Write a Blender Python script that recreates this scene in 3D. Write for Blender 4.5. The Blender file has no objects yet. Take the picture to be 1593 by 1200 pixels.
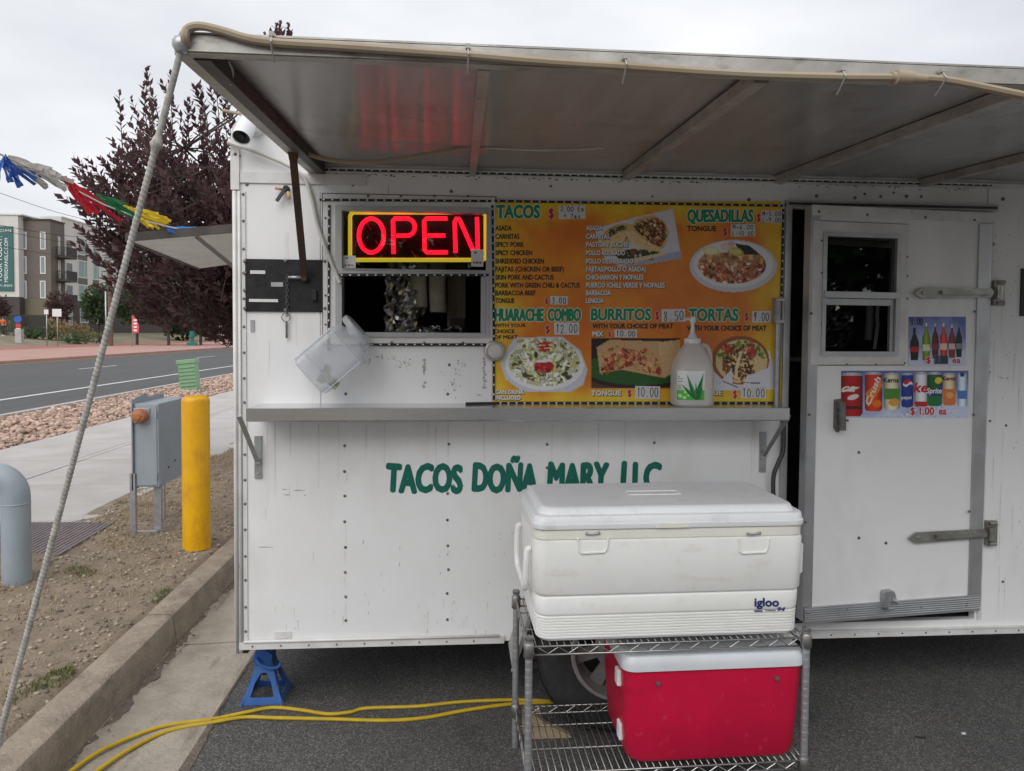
import bpy, bmesh, math, random
import numpy as np
from mathutils import Vector, Matrix, noise as mnoise

random.seed(7)
SC = bpy.context.scene
R = math.radians

# ------------------------------------------------------------------ camera
EYE = Vector((0.0, -3.0, 1.62))
YAW, PITCH, ROLL = R(4.3), R(2.0), R(0.42)
FPX, CXP, CYP = 1106.0, 796.5, 557.0           # the photograph's focal length and principal point, in its pixels
fw = Vector((math.sin(YAW)*math.cos(PITCH), math.cos(YAW)*math.cos(PITCH), -math.sin(PITCH)))
_r0 = Vector((math.cos(YAW), -math.sin(YAW), 0)); _u0 = _r0.cross(fw)
rt = _r0*math.cos(ROLL) + _u0*math.sin(ROLL)
up = -_r0*math.sin(ROLL) + _u0*math.cos(ROLL)
cd = bpy.data.cameras.new('camera')
cam = bpy.data.objects.new('camera', cd); SC.collection.objects.link(cam)
cam.matrix_world = Matrix((( rt.x, up.x, -fw.x, EYE.x), (rt.y, up.y, -fw.y, EYE.y), (rt.z, up.z, -fw.z, EYE.z), (0,0,0,1)))
cd.sensor_fit = 'HORIZONTAL'; cd.sensor_width = 36.0; cd.lens = 36.0*FPX/1593.0
cd.shift_y = -43.0/1593.0; cd.clip_start = 0.05; cd.clip_end = 2000.0
SC.camera = cam

# ------------------------------------------------------------------ sky, sun, exposure
w = bpy.data.worlds.new('World'); SC.world = w; w.use_nodes = True
nt = w.node_tree; nt.nodes.clear()
out = nt.nodes.new('ShaderNodeOutputWorld'); bg = nt.nodes.new('ShaderNodeBackground')
sky = nt.nodes.new('ShaderNodeTexSky'); sky.sky_type = 'NISHITA'; sky.sun_disc = False
SUN_EL, SUN_AZ = R(46), R(202)       # azimuth clockwise from +Y: behind the camera, a little left
sky.sun_elevation = SUN_EL; sky.sun_rotation = SUN_AZ; sky.dust_density = 2.0
tc = nt.nodes.new('ShaderNodeTexCoord'); mp = nt.nodes.new('ShaderNodeMapping')
mp.inputs['Scale'].default_value = (1.0, 1.0, 2.6)
nz = nt.nodes.new('ShaderNodeTexNoise'); nz.inputs['Scale'].default_value = 2.2; nz.inputs['Detail'].default_value = 5; nz.inputs['Roughness'].default_value = .5
cr = nt.nodes.new('ShaderNodeValToRGB')
cr.color_ramp.elements[0].position = .30; cr.color_ramp.elements[0].color = (5.5, 5.65, 5.95, 1)
cr.color_ramp.elements[1].position = .68; cr.color_ramp.elements[1].color = (8.0, 8.05, 8.2, 1)
mx = nt.nodes.new('ShaderNodeMix'); mx.data_type = 'RGBA'; mx.inputs['Factor'].default_value = .93
nt.links.new(tc.outputs['Generated'], mp.inputs['Vector']); nt.links.new(mp.outputs[0], nz.inputs['Vector'])
nt.links.new(nz.outputs['Fac'], cr.inputs['Fac']); nt.links.new(sky.outputs[0], mx.inputs['A']); nt.links.new(cr.outputs[0], mx.inputs['B'])
nt.links.new(mx.outputs['Result'], bg.inputs['Color']); bg.inputs['Strength'].default_value = 0.10
nt.links.new(bg.outputs[0], out.inputs[0])
sl = bpy.data.lights.new('sun', 'SUN'); sl.energy = 1.45; sl.angle = R(60); sl.color = (1, .985, .965)
sun = bpy.data.objects.new('sun', sl); SC.collection.objects.link(sun)
sd = Vector((math.sin(SUN_AZ)*math.cos(SUN_EL), math.cos(SUN_AZ)*math.cos(SUN_EL), math.sin(SUN_EL)))
sun.rotation_euler = sd.to_track_quat('Z', 'Y').to_euler(); sun.location = sd*30
SC.view_settings.view_transform = 'Standard'; SC.view_settings.look = 'None'
SC.view_settings.gamma = 1; SC.view_settings.use_curve_mapping = False; SC.view_settings.exposure = 0.47
SC.cycles.use_denoising = True
SC.cycles.max_bounces = 8; SC.cycles.transparent_max_bounces = 16

# ------------------------------------------------------------------ measuring helpers: photo pixel -> place in the scene
def _ray(x, y): return fw + rt*((x-CXP)/FPX) - up*((y-CYP)/FPX)
def PY(x, y, Y=0.0): d = _ray(x, y); return EYE + d*((Y-EYE.y)/d.y)
def PZ(x, y, Z=0.0): d = _ray(x, y); return EYE + d*((Z-EYE.z)/d.z)

# ------------------------------------------------------------------ mesh builder
class MB:
    def __init__(s): s.v = []; s.f = []; s.sm = []
    def add(s, vs, fs, smooth=False):
        o = len(s.v); s.v += [Vector(p) for p in vs]
        for f in fs: s.f.append(tuple(i+o for i in f)); s.sm.append(smooth)
        return s
    def box(s, x0, x1, y0, y1, z0, z1, bev=0.0, M=None):
        if bev <= 0:
            vs = [(x,y,z) for z in (z0,z1) for y in (y0,y1) for x in (x0,x1)]
            fs = [(0,2,3,1),(4,5,7,6),(0,1,5,4),(2,6,7,3),(0,4,6,2),(1,3,7,5)]
        else:
            bm = bmesh.new(); bmesh.ops.create_cube(bm, size=1.0)
            for v in bm.verts: v.co = ((x0+x1)/2+v.co.x*(x1-x0), (y0+y1)/2+v.co.y*(y1-y0), (z0+z1)/2+v.co.z*(z1-z0))
            bmesh.ops.bevel(bm, geom=bm.edges[:], offset=bev, segments=2, affect='EDGES', profile=.6)
            bm.verts.index_update(); vs = [v.co.copy() for v in bm.verts]; fs = [tuple(v.index for v in f.verts) for f in bm.faces]; bm.free()
        if M is not None: vs = [M @ Vector(p) for p in vs]
        return s.add(vs, fs)
    def tube(s, pts, r, n=8, caps=True, smooth=True, flat=None):
        pts = [Vector(p) for p in pts]; m = len(pts); vs = []; fs = []
        rr = r if hasattr(r, '__len__') else [r]*m
        t0 = (pts[1]-pts[0]).normalized(); a = t0.orthogonal().normalized() if flat is None else (Vector(flat)-t0*Vector(flat).dot(t0)).normalized()
        for i, p in enumerate(pts):
            t = (pts[min(i+1,m-1)]-pts[max(i-1,0)]).normalized()
            a = (a - t*a.dot(t)).normalized(); b = t.cross(a)
            rad = rr[i]; ra, rb = (rad if hasattr(rad, '__len__') else (rad, rad))
            for k in range(n):
                q = 2*math.pi*k/n; vs.append(p + a*(math.cos(q)*ra) + b*(math.sin(q)*rb))
        for i in range(m-1):
            for k in range(n):
                fs.append((i*n+k, i*n+(k+1)%n, (i+1)*n+(k+1)%n, (i+1)*n+k))
        s.add(vs, fs, smooth)
        if caps:
            o = len(s.v)-len(vs)
            s.f.append(tuple(o+k for k in range(n))[::-1]); s.sm.append(False)
            s.f.append(tuple(o+(m-1)*n+k for k in range(n))); s.sm.append(False)
        return s
    def bar(s, p0, p1, wdt, hgt, side=(1,0,0)):
        p0, p1 = Vector(p0), Vector(p1); t = (p1-p0).normalized(); a = Vector(side); a = (a-t*a.dot(t)).normalized(); b = t.cross(a)
        vs = [p + a*(i*wdt/2) + b*(j*hgt/2) for p in (p0,p1) for j in (-1,1) for i in (-1,1)]
        return s.add(vs, [(0,2,3,1),(4,5,7,6),(0,1,5,4),(2,6,7,3),(0,4,6,2),(1,3,7,5)])
    def lathe(s, prof, n=24, c=(0,0,0), axis='Z', smooth=True, sx=1.0, sy=1.0, caps=True):
        vs = []; fs = []; m = len(prof); c = Vector(c)
        for (r, h) in prof:
            for k in range(n):
                q = 2*math.pi*k/n; x, y = r*math.cos(q)*sx, r*math.sin(q)*sy
                vs.append(c + (Vector((x,y,h)) if axis == 'Z' else Vector((x,-h,y)) if axis == 'Y' else Vector((h,x,y))))
        for i in range(m-1):
            for k in range(n): fs.append((i*n+k, i*n+(k+1)%n, (i+1)*n+(k+1)%n, (i+1)*n+k))
        s.add(vs, fs, smooth); o = len(s.v)-len(vs)
        if caps and prof[0][0] > 1e-5: s.f.append(tuple(o+k for k in range(n))[::-1]); s.sm.append(False)
        if caps and prof[-1][0] > 1e-5: s.f.append(tuple(o+(m-1)*n+k for k in range(n))); s.sm.append(False)
        return s
    def prism(s, poly, y0, y1, plane='XZ'):
        n = len(poly)
        mk = {'XZ': lambda p, t: (p[0], t, p[1]), 'XY': lambda p, t: (p[0], p[1], t), 'YZ': lambda p, t: (t, p[0], p[1])}[plane]
        vs = [mk(p, y0) for p in poly] + [mk(p, y1) for p in poly]
        fs = [tuple(range(n)), tuple(range(2*n-1, n-1, -1))] + [(i, (i+1) % n + 0, (i+1) % n + n, i+n)[::-1] for i in range(n)]
        return s.add(vs, fs)
    def loft(s, secs, caps=True, smooth=True):
        n = len(secs[0]); vs = [p for q in secs for p in q]; fs = []
        for i in range(len(secs)-1):
            for k in range(n): fs.append((i*n+k, i*n+(k+1) % n, (i+1)*n+(k+1) % n, (i+1)*n+k))
        s.add(vs, fs, smooth); o = len(s.v)-len(vs)
        if caps:
            s.f.append(tuple(o+k for k in range(n))[::-1]); s.sm.append(False)
            s.f.append(tuple(o+(len(secs)-1)*n+k for k in range(n))); s.sm.append(False)
        return s
    def strip(s, pts, wid, thick=0.0):                         # a flat ribbon with real thickness along pts; wid = vector(s) across
        vs = []; fs = []; m = len(pts)
        for i, p in enumerate(pts):
            p = Vector(p); a = Vector(wid[i] if isinstance(wid, list) else wid)/2
            t = Vector(pts[min(i+1,m-1)])-Vector(pts[max(i-1,0)]); nrm = t.cross(a); nrm = nrm.normalized()*(thick/2) if nrm.length > 0 else Vector((0,0,thick/2))
            vs += [p-a-nrm, p+a-nrm, p+a+nrm, p-a+nrm]
        for i in range(m-1):
            for k in range(4): fs.append((i*4+k, i*4+(k+1) % 4, (i+1)*4+(k+1) % 4, (i+1)*4+k))
        fs += [(3,2,1,0), tuple((m-1)*4+k for k in range(4))]
        return s.add(vs, fs)
    def xf(s, M): s.v = [M @ p for p in s.v]; return s
    def build(s, name, mat, parent=None, world=True, recalc=True):
        me = bpy.data.meshes.new(name)
        o = Vector((0,0,0))
        if parent is not None and world: o = Vector(parent.get('_o', (0,0,0)))
        me.from_pydata([tuple(p-o) for p in s.v], [], s.f)
        me.polygons.foreach_set('use_smooth', s.sm)
        if recalc:
            bm = bmesh.new(); bm.from_mesh(me); bmesh.ops.recalc_face_normals(bm, faces=bm.faces[:])
            if any(s.sm):
                for ed in bm.edges:
                    if len(ed.link_faces) == 2 and ed.calc_face_angle(0) > R(38): ed.smooth = False
            bm.to_mesh(me); bm.free()
        me.materials.append(MAT[mat] if isinstance(mat, str) else mat); me.update()
        ob = bpy.data.objects.new(name, me); SC.collection.objects.link(ob)
        if parent is not None:
            ob.parent = parent
            if '_o' in parent: ob['_o'] = parent['_o']
        return ob

ALL_ROOTS = []
def tag(o, label=None, cat=None, group=None, kind=None):
    if label: o['label'] = label
    if cat: o['category'] = cat
    if group: o['group'] = group
    if kind: o['kind'] = kind
    return o
def thing(name, label, cat, loc=(0,0,0), rz=0.0, group=None):
    o = bpy.data.objects.new(name, None); SC.collection.objects.link(o); o.empty_display_size = .1
    o.location = loc; o.rotation_euler = (0,0,rz)
    if rz == 0.0: o['_o'] = tuple(loc)
    ALL_ROOTS.append(o)
    return tag(o, label, cat, group)
def copy_tree(o, parent=None):
    c = o.copy(); SC.collection.objects.link(c); c.parent = parent
    for ch in o.children: copy_tree(ch, c)
    return c
def rrect(a, b, r, z, n=5, cx=0.0, cy=0.0):                    # rounded rectangle section
    r = min(r, a*.999, b*.999); pts = []
    for (sx, sy, q0) in ((1,1,0),(-1,1,90),(-1,-1,180),(1,-1,270)):
        for k in range(n):
            q = R(q0 + 90*k/(n-1)); pts.append(Vector((cx+sx*(a-r)+r*math.cos(q), cy+sy*(b-r)+r*math.sin(q), z)))
    return pts
def smooth_path(P, n=8):
    P = [Vector(p) for p in P]; Q = [P[0]*2-P[1]] + P + [P[-1]*2-P[-2]]; o = []
    for i in range(1, len(Q)-2):
        for k in range(n):
            t = k/n; a, b, c, d = Q[i-1], Q[i], Q[i+1], Q[i+2]
            o.append(.5*((2*b)+(c-a)*t+(2*a-5*b+4*c-d)*t*t+(3*b-a-3*c+d)*t**3))
    o.append(P[-1].copy()); return o

# ------------------------------------------------------------------ materials
MAT = {}
def mat(name, c1, c2=None, scale=8.0, rough=.6, metal=0.0, bump=0.0, bscale=None, stretch=(1,1,1), lo=.35, hi=.65, detail=6, extra=None, rvar=0.0, spec=None, coat=0.0, island=0.0, coord='Object'):
    m = bpy.data.materials.new(name); m.use_nodes = True; MAT[name] = m
    N = m.node_tree.nodes; L = m.node_tree.links; b = N['Principled BSDF']
    b.inputs['Roughness'].default_value = rough; b.inputs['Metallic'].default_value = metal
    if spec is not None: b.inputs['Specular IOR Level'].default_value = spec
    if coat: b.inputs['Coat Weight'].default_value = coat
    c1 = tuple(c1)+(1,); b.inputs['Base Color'].default_value = c1
    tcn = N.new('ShaderNodeTexCoord'); mpn = N.new('ShaderNodeMapping'); mpn.inputs['Scale'].default_value = stretch
    L.new(tcn.outputs[coord], mpn.inputs['Vector']); vec = mpn.outputs[0]; col = None
    def noise(sc, dt=detail, st=None, rgh=.6):
        n = N.new('ShaderNodeTexNoise'); n.inputs['Scale'].default_value = sc; n.inputs['Detail'].default_value = dt; n.inputs['Roughness'].default_value = rgh
        if st is None: L.new(vec, n.inputs['Vector'])
        else:
            q = N.new('ShaderNodeMapping'); q.inputs['Scale'].default_value = st; L.new(tcn.outputs[coord], q.inputs['Vector']); L.new(q.outputs[0], n.inputs['Vector'])
        return n.outputs['Fac']
    def ramp(src, l, h):
        r_ = N.new('ShaderNodeMapRange'); r_.inputs[1].default_value = l; r_.inputs[2].default_value = h; L.new(src, r_.inputs[0]); return r_.outputs[0]
    def mix(fac, a, bb):
        q = N.new('ShaderNodeMix'); q.data_type = 'RGBA'
        if hasattr(fac, 'is_linked') or not isinstance(fac, float): L.new(fac, q.inputs['Factor'])
        else: q.inputs['Factor'].default_value = fac
        for key, val in (('A', a), ('B', bb)):
            if isinstance(val, tuple): q.inputs[key].default_value = val
            else: L.new(val, q.inputs[key])
        return q.outputs['Result']
    col = c1
    if c2 is not None:
        nf = noise(scale); col = mix(ramp(nf, lo, hi), c1, tuple(c2)+(1,))
    for e in (extra or []):                                     # more wear layers: (colour, scale, stretch, low, high)
        f_ = ramp(noise(e[1], 8, e[2], .65), e[3], e[4]); col = mix(f_, col, tuple(e[0])+(1,))
    if island:
        g = N.new('ShaderNodeNewGeometry'); hs = N.new('ShaderNodeHueSaturation')
        r_ = N.new('ShaderNodeMapRange'); r_.inputs[3].default_value = 1-island; r_.inputs[4].default_value = 1+island
        L.new(g.outputs['Random Per Island'], r_.inputs[0]); L.new(r_.outputs[0], hs.inputs['Value'])
        if isinstance(col, tuple): hs.inputs['Color'].default_value = col
        else: L.new(col, hs.inputs['Color'])
        col = hs.outputs['Color']
    if not isinstance(col, tuple): L.new(col, b.inputs['Base Color'])
    if rvar:
        r_ = N.new('ShaderNodeMapRange'); r_.inputs[3].default_value = max(.02, rough-rvar); r_.inputs[4].default_value = min(1, rough+rvar)
        L.new(noise(scale*1.7), r_.inputs[0]); L.new(r_.outputs[0], b.inputs['Roughness'])
    if bump:
        bn = N.new('ShaderNodeBump'); bn.inputs['Strength'].default_value = min(1.0, bump); bn.inputs['Distance'].default_value = .01
        L.new(noise(bscale or scale*3, 4), bn.inputs['Height']); L.new(bn.outputs[0], b.inputs['Normal'])
    return m
def glass(name, tint=(1,1,1), alpha=.12, rough=.02):            # thin pane: mostly clear, mirror-like at a grazing view
    m = bpy.data.materials.new(name); m.use_nodes = True; MAT[name] = m; N = m.node_tree.nodes; L = m.node_tree.links
    N.remove(N['Principled BSDF']); t = N.new('ShaderNodeBsdfTransparent'); t.inputs[0].default_value = tuple(tint)+(1,)
    g = N.new('ShaderNodeBsdfGlossy'); g.inputs['Roughness'].default_value = rough
    fr = N.new('ShaderNodeFresnel'); fr.inputs['IOR'].default_value = 1.5; ad = N.new('ShaderNodeMath'); ad.operation = 'ADD'; ad.inputs[1].default_value = alpha; ad.use_clamp = True
    mxs = N.new('ShaderNodeMixShader'); L.new(fr.outputs[0], ad.inputs[0]); L.new(ad.outputs[0], mxs.inputs[0]); L.new(t.outputs[0], mxs.inputs[1]); L.new(g.outputs[0], mxs.inputs[2])
    L.new(mxs.outputs[0], N['Material Output'].inputs[0]); return m
def plastic_clear(name, col, tr=.5, rough=.3):                  # milky translucent plastic
    m = bpy.data.materials.new(name); m.use_nodes = True; MAT[name] = m; N = m.node_tree.nodes; L = m.node_tree.links
    b = N['Principled BSDF']; b.inputs['Base Color'].default_value = tuple(col)+(1,); b.inputs['Roughness'].default_value = rough
    t = N.new('ShaderNodeBsdfTransparent'); t.inputs[0].default_value = (.95,.96,.97,1); mxs = N.new('ShaderNodeMixShader'); mxs.inputs[0].default_value = tr
    L.new(b.outputs[0], mxs.inputs[1]); L.new(t.outputs[0], mxs.inputs[2]); L.new(mxs.outputs[0], N['Material Output'].inputs[0]); return m
def emit(name, col, s):
    m = bpy.data.materials.new(name); m.use_nodes = True; MAT[name] = m; b = m.node_tree.nodes['Principled BSDF']
    b.inputs['Base Color'].default_value = tuple(col)+(1,); b.inputs['Emission Color'].default_value = tuple(col)+(1,); b.inputs['Emission Strength'].default_value = s; return m
def printmat(name, rough=.45):
    m = bpy.data.materials.new(name); m.use_nodes = True; MAT[name] = m; N = m.node_tree.nodes; L = m.node_tree.links; b = N['Principled BSDF']
    a = N.new('ShaderNodeAttribute'); a.attribute_name = 'ink'; L.new(a.outputs['Color'], b.inputs['Base Color']); b.inputs['Roughness'].default_value = rough; return m

GR = (.30,.30,.29)
mat('white_paint', (.81,.813,.818), (.765,.765,.765), 2.2, .34, extra=[((.64,.615,.575), 1.6, (1.6,1.6,.8), .50, .85), ((.62,.59,.55), 3.0, (5,5,.35), .66, .92), ((.42,.38,.33), 14, (1,1,.5), .70, .80), ((.60,.58,.54), 60, (1,1,1), .66, .78)], bump=.30, bscale=2.6, rvar=.1)
mat('white_trim', (.72,.72,.71), (.60,.59,.57), 9, .4, extra=[((.28,.25,.22), 24, (1,1,.6), .64, .76)])
mat('aluminium', (.52,.53,.54), (.42,.42,.43), 7, .42, .75, extra=[((.25,.24,.22), 18, (1,1,1), .66, .80)], rvar=.12)
mat('old_aluminium', (.50,.48,.45), (.34,.325,.30), 9, .5, .6, extra=[((.20,.19,.17), 30, (.4,1,1), .56, .78)], bump=.1)
mat('steel_shelf', (.66,.66,.67), (.58,.58,.59), 4, .22, .85, stretch=(.2,1,1), rvar=.1, extra=[((.33,.32,.30), 22, (.5,1,1), .62, .8)])
mat('awning_sheet', (.50,.485,.47), (.41,.395,.38), 3.0, .27, .55, stretch=(3.5,.5,1), extra=[((.24,.22,.20), 3, (1,1.2,1), .55, .85)], bump=.05, bscale=1.0)
_n = MAT['awning_sheet'].node_tree; _p = _n.nodes['Principled BSDF']; _p.inputs['Anisotropic'].default_value = .95; _c = _n.nodes.new('ShaderNodeCombineXYZ'); _c.inputs[1].default_value = 1.0; _n.links.new(_c.outputs[0], _p.inputs['Tangent'])   # brushed across the sheet
for _b in _n.nodes:
    if _b.type == 'BUMP':
        _src = _b.inputs['Height'].links[0].from_node; _q = _n.nodes.new('ShaderNodeMapping'); _q.inputs['Scale'].default_value = (2.0, 130.0, 1.0)
        _t = [k for k in _n.nodes if k.type == 'TEX_COORD'][0]; _n.links.new(_t.outputs['Object'], _q.inputs['Vector']); _n.links.new(_q.outputs[0], _src.inputs['Vector']); _src.inputs['Scale'].default_value = 1.0; _b.inputs['Distance'].default_value = .02
mat('dark_channel', (.085,.07,.065), (.05,.045,.04), 10, .55, .3)
mat('rusty_dark', (.055,.043,.038), (.10,.05,.03), 25, .7, .4, bump=.3)
mat('black_plate', (.016,.016,.018), (.028,.028,.029), 16, .55, 0, bump=.25, bscale=40, spec=.2, extra=[((.09,.085,.085), 45, (1,1,2), .68, .78)])
mat('black', (.012,.012,.013), None, rough=.5); mat('black_rubber', (.025,.025,.026), (.04,.04,.04), 30, .75, bump=.2)
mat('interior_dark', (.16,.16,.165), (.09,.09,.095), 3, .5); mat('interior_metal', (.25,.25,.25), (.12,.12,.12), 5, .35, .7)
mat('foil', (.80,.80,.81), None, rough=.2, metal=1.0)
mat('grey_cloth', (.42,.40,.38), (.32,.30,.285), 20, .9, bump=.4); mat('dark_wood', (.22,.17,.14), (.15,.115,.095), 8, .6, stretch=(6,6,.6))
mat('screw', (.22,.21,.20), (.12,.10,.09), 60, .5, .6); mat('galvanised', (.46,.47,.48), (.36,.37,.38), 30, .42, .7, extra=[((.24,.20,.16), 20, (1,1,1), .62, .8)])
mat('chrome_wire', (.44,.44,.43), (.31,.29,.27), 22, .32, .9, extra=[((.30,.17,.09), 26, (1,1,1), .66, .78)])
mat('hinge_metal', (.40,.40,.37), (.27,.26,.24), 14, .38, .75, extra=[((.16,.13,.10), 30, (1,1,1), .6, .76)])
mat('beige_cable', (.30,.225,.14), (.38,.31,.225), 6, .65, stretch=(.4,1,1), extra=[((.28,.21,.14), 9, (1,1,1), .6, .8)])
mat('white_cable', (.62,.61,.57), (.5,.48,.44), 10, .6)
mat('rope', (.50,.485,.45), (.33,.315,.29), 40, .9)
mat('plastic_white', (.82,.82,.80), (.77,.77,.745), 3, .36, bump=.12, bscale=260, extra=[((.60,.58,.53), 11, (1,1,1), .60, .85), ((.42,.40,.36), 34, (.5,1,1.6), .70, .78), ((.63,.60,.52), 4, (1,1,4), .58, .80)])
mat('lid_white', (.78,.79,.81), (.72,.73,.75), 3, .38, bump=.12, bscale=260, extra=[((.55,.55,.54), 12, (1,1,1), .58, .85), ((.40,.39,.37), 40, (.6,1,1), .70, .78)])
mat('plastic_red', (.56,.004,.045), (.46,.003,.036), 3, .36, bump=.06, bscale=90, extra=[((.60,.06,.10), 26, (1,1,1), .60, .80), ((.62,.16,.18), 70, (1.5,1,.5), .70, .78), ((.30,.004,.02), 5, (1,1,3), .60, .8)])
mat('lid_grey', (.62,.65,.68), (.55,.58,.60), 5, .42)
mat('blue_paint', (.025,.10,.36), (.04,.13,.36), 14, .4, .1, extra=[((.12,.12,.13), 26, (1,1,1), .66, .76)])
mat('yellow_cord', (.55,.38,.01), (.45,.30,.01), 12, .4); mat('yellow_paint', (.78,.42,.0), (.68,.34,.0), 6, .45, extra=[((.46,.22,.02), 13, (1,1,.4), .52, .80), ((.22,.15,.09), 36, (1,1,.7), .66, .72)], bump=.12, bscale=18)
mat('grey_enamel', (.30,.34,.38), (.26,.30,.335), 5, .4, extra=[((.20,.20,.20), 22, (1,1,1), .66, .78), ((.36,.38,.40), 5, (1,1,.3), .58, .8)])
mat('pipe_grey', (.30,.35,.385), (.26,.30,.335), 4, .45, extra=[((.16,.16,.16), 3, (1,1,1), .62, .8)])
mat('orange_cap', (.42,.16,.06), (.28,.10,.05), 30, .5)
mat('asphalt', (.098,.095,.091), (.068,.066,.064), 1.3, .88, bump=.5, bscale=150)
def aggregate(name, sc, dark, light, pw):                        # stone chips of many greys set in the binder
    n = MAT[name].node_tree; b = n.nodes['Principled BSDF']; t = [k for k in n.nodes if k.type == 'TEX_COORD'][0]; old = b.inputs['Base Color'].links[0].from_socket
    v = n.nodes.new('ShaderNodeTexVoronoi'); v.inputs['Scale'].default_value = sc; n.links.new(t.outputs['Object'], v.inputs['Vector'])
    sp = n.nodes.new('ShaderNodeSeparateColor'); n.links.new(v.outputs['Color'], sp.inputs[0]); p = n.nodes.new('ShaderNodeMath'); p.operation = 'POWER'; p.inputs[1].default_value = pw; n.links.new(sp.outputs[0], p.inputs[0])
    r = n.nodes.new('ShaderNodeMapRange'); r.inputs[3].default_value = dark; r.inputs[4].default_value = light; n.links.new(p.outputs[0], r.inputs[0])
    m = n.nodes.new('ShaderNodeMix'); m.data_type = 'RGBA'; m.blend_type = 'MULTIPLY'; m.inputs['Factor'].default_value = 1.0; n.links.new(old, m.inputs['A']); n.links.new(r.outputs[0], m.inputs['B'])
    z = n.nodes.new('ShaderNodeTexNoise'); z.inputs['Scale'].default_value = 2.3; z.inputs['Detail'].default_value = 5; n.links.new(t.outputs['Object'], z.inputs['Vector']); q = n.nodes.new('ShaderNodeMapRange'); q.inputs[1].default_value = .60; q.inputs[2].default_value = .74; q.inputs[3].default_value = 1.0; q.inputs[4].default_value = .55; n.links.new(z.outputs['Fac'], q.inputs[0])
    m2 = n.nodes.new('ShaderNodeMix'); m2.data_type = 'RGBA'; m2.blend_type = 'MULTIPLY'; m2.inputs['Factor'].default_value = 1.0; n.links.new(m.outputs['Result'], m2.inputs['A']); n.links.new(q.outputs[0], m2.inputs['B']); n.links.new(m2.outputs['Result'], b.inputs['Base Color'])
aggregate('asphalt', 210, .62, 2.3, 3.0)
mat('road_asphalt', (.075,.075,.078), (.060,.060,.062), 2, .85, stretch=(1.2,.12,1), extra=[((.10,.10,.10), 90, (1,1,1), .58, .74)], bump=.3, bscale=150)
mat('gutter_concrete', (.41,.36,.30), (.255,.22,.18), 6.5, .88, bump=.9, bscale=50, lo=.30, hi=.74, extra=[((.13,.11,.095), 3.0, (3,.5,1), .56, .78), ((.42,.37,.31), 45, (1,1,1), .62, .8)])
mat('kerb_concrete', (.35,.29,.225), (.205,.165,.13), 9, .9, bump=1.0, bscale=45, lo=.30, hi=.74, extra=[((.15,.12,.10), 5, (1,.7,2), .56, .76), ((.46,.41,.34), 70, (1,1,1), .60, .70), ((.33,.16,.08), 2.6, (1,1,1), .70, .84)])
mat('sidewalk_concrete', (.46,.435,.42), (.37,.35,.335), 1.4, .85, bump=.25, bscale=90, stretch=(1,1,1), extra=[((.32,.305,.29), 3, (.35,4,1), .55, .80)])
mat('dirt', (.275,.215,.155), (.185,.145,.105), 7, .95, bump=1.0, bscale=60, extra=[((.27,.215,.16), 38, (1,1,1), .56, .68), ((.17,.085,.045), 2.2, (1,1,1), .62, .78)])
mat('pebble', (.31,.255,.20), (.22,.18,.14), 14, .9, island=.5)
mat('river_rock', (.47,.33,.26), (.35,.25,.20), 5, .85, island=.42, bump=.3, bscale=40)
mat('straw', (.38,.28,.14), (.28,.20,.10), 9, .9, island=.4); mat('green_grass', (.10,.13,.04), (.16,.15,.06), 9, .9, island=.4)
mat('red_paving', (.30,.125,.095), (.26,.105,.08), .7, .85, extra=[((.36,.18,.14), 2, (.2,.2,1), .5, .8)]); mat('pink_paving', (.40,.24,.20), (.35,.20,.17), .8, .85)
mat('far_ground', (.22,.19,.13), (.15,.14,.085), .4, .95); mat('line_white', (.62,.62,.60), (.42,.42,.41), 9, .7, lo=.45, hi=.8); mat('line_yellow', (.50,.33,.06), (.38,.26,.08), 9, .7)
mat('iron_lid', (.24,.20,.20), (.17,.14,.145), 12, .6, .4, bump=.2)
mat('green_ped', (.22,.38,.22), (.19,.33,.19), 6, .5); mat('teal_paint', (.015,.15,.12), None, rough=.5)
mat('bark', (.09,.065,.055), (.05,.038,.033), 14, .9, bump=.8, stretch=(1,1,.3)); 

# ================================================================== the setting
def plane(name, x0, x1, y0, y1, z, m, nx=1, ny=1, zf=None):
    mb = MB(); vs = []; fs = []
    for j in range(ny+1):
        for i in range(nx+1):
            x = x0+(x1-x0)*i/nx; y = y0+(y1-y0)*j/ny; vs.append((x, y, zf(x, y) if zf else z))
    for j in range(ny):
        for i in range(nx): a = j*(nx+1)+i; fs.append((a, a+1, a+nx+2, a+nx+1))
    mb.add(vs, fs, zf is not None); o = mb.build(name, m, recalc=False); tag(o, kind='structure'); return o
Y0, Y1 = -14.0, 260.0
plane('parking_lot', -1.012, 60, -60, 120, 0.0, 'asphalt')
plane('ground', -900, 900, -900, 900, -0.12, 'far_ground')
def farz(x, y):
    k = min(1, max(0, (-36.0-x)/9.0)); return .24 + .95*k + max(0, min(1, (-45-x)/30))*.9
plane('verge', -240, -35.9, Y0, Y1, 0, 'far_ground', 60, 6, farz)
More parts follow.
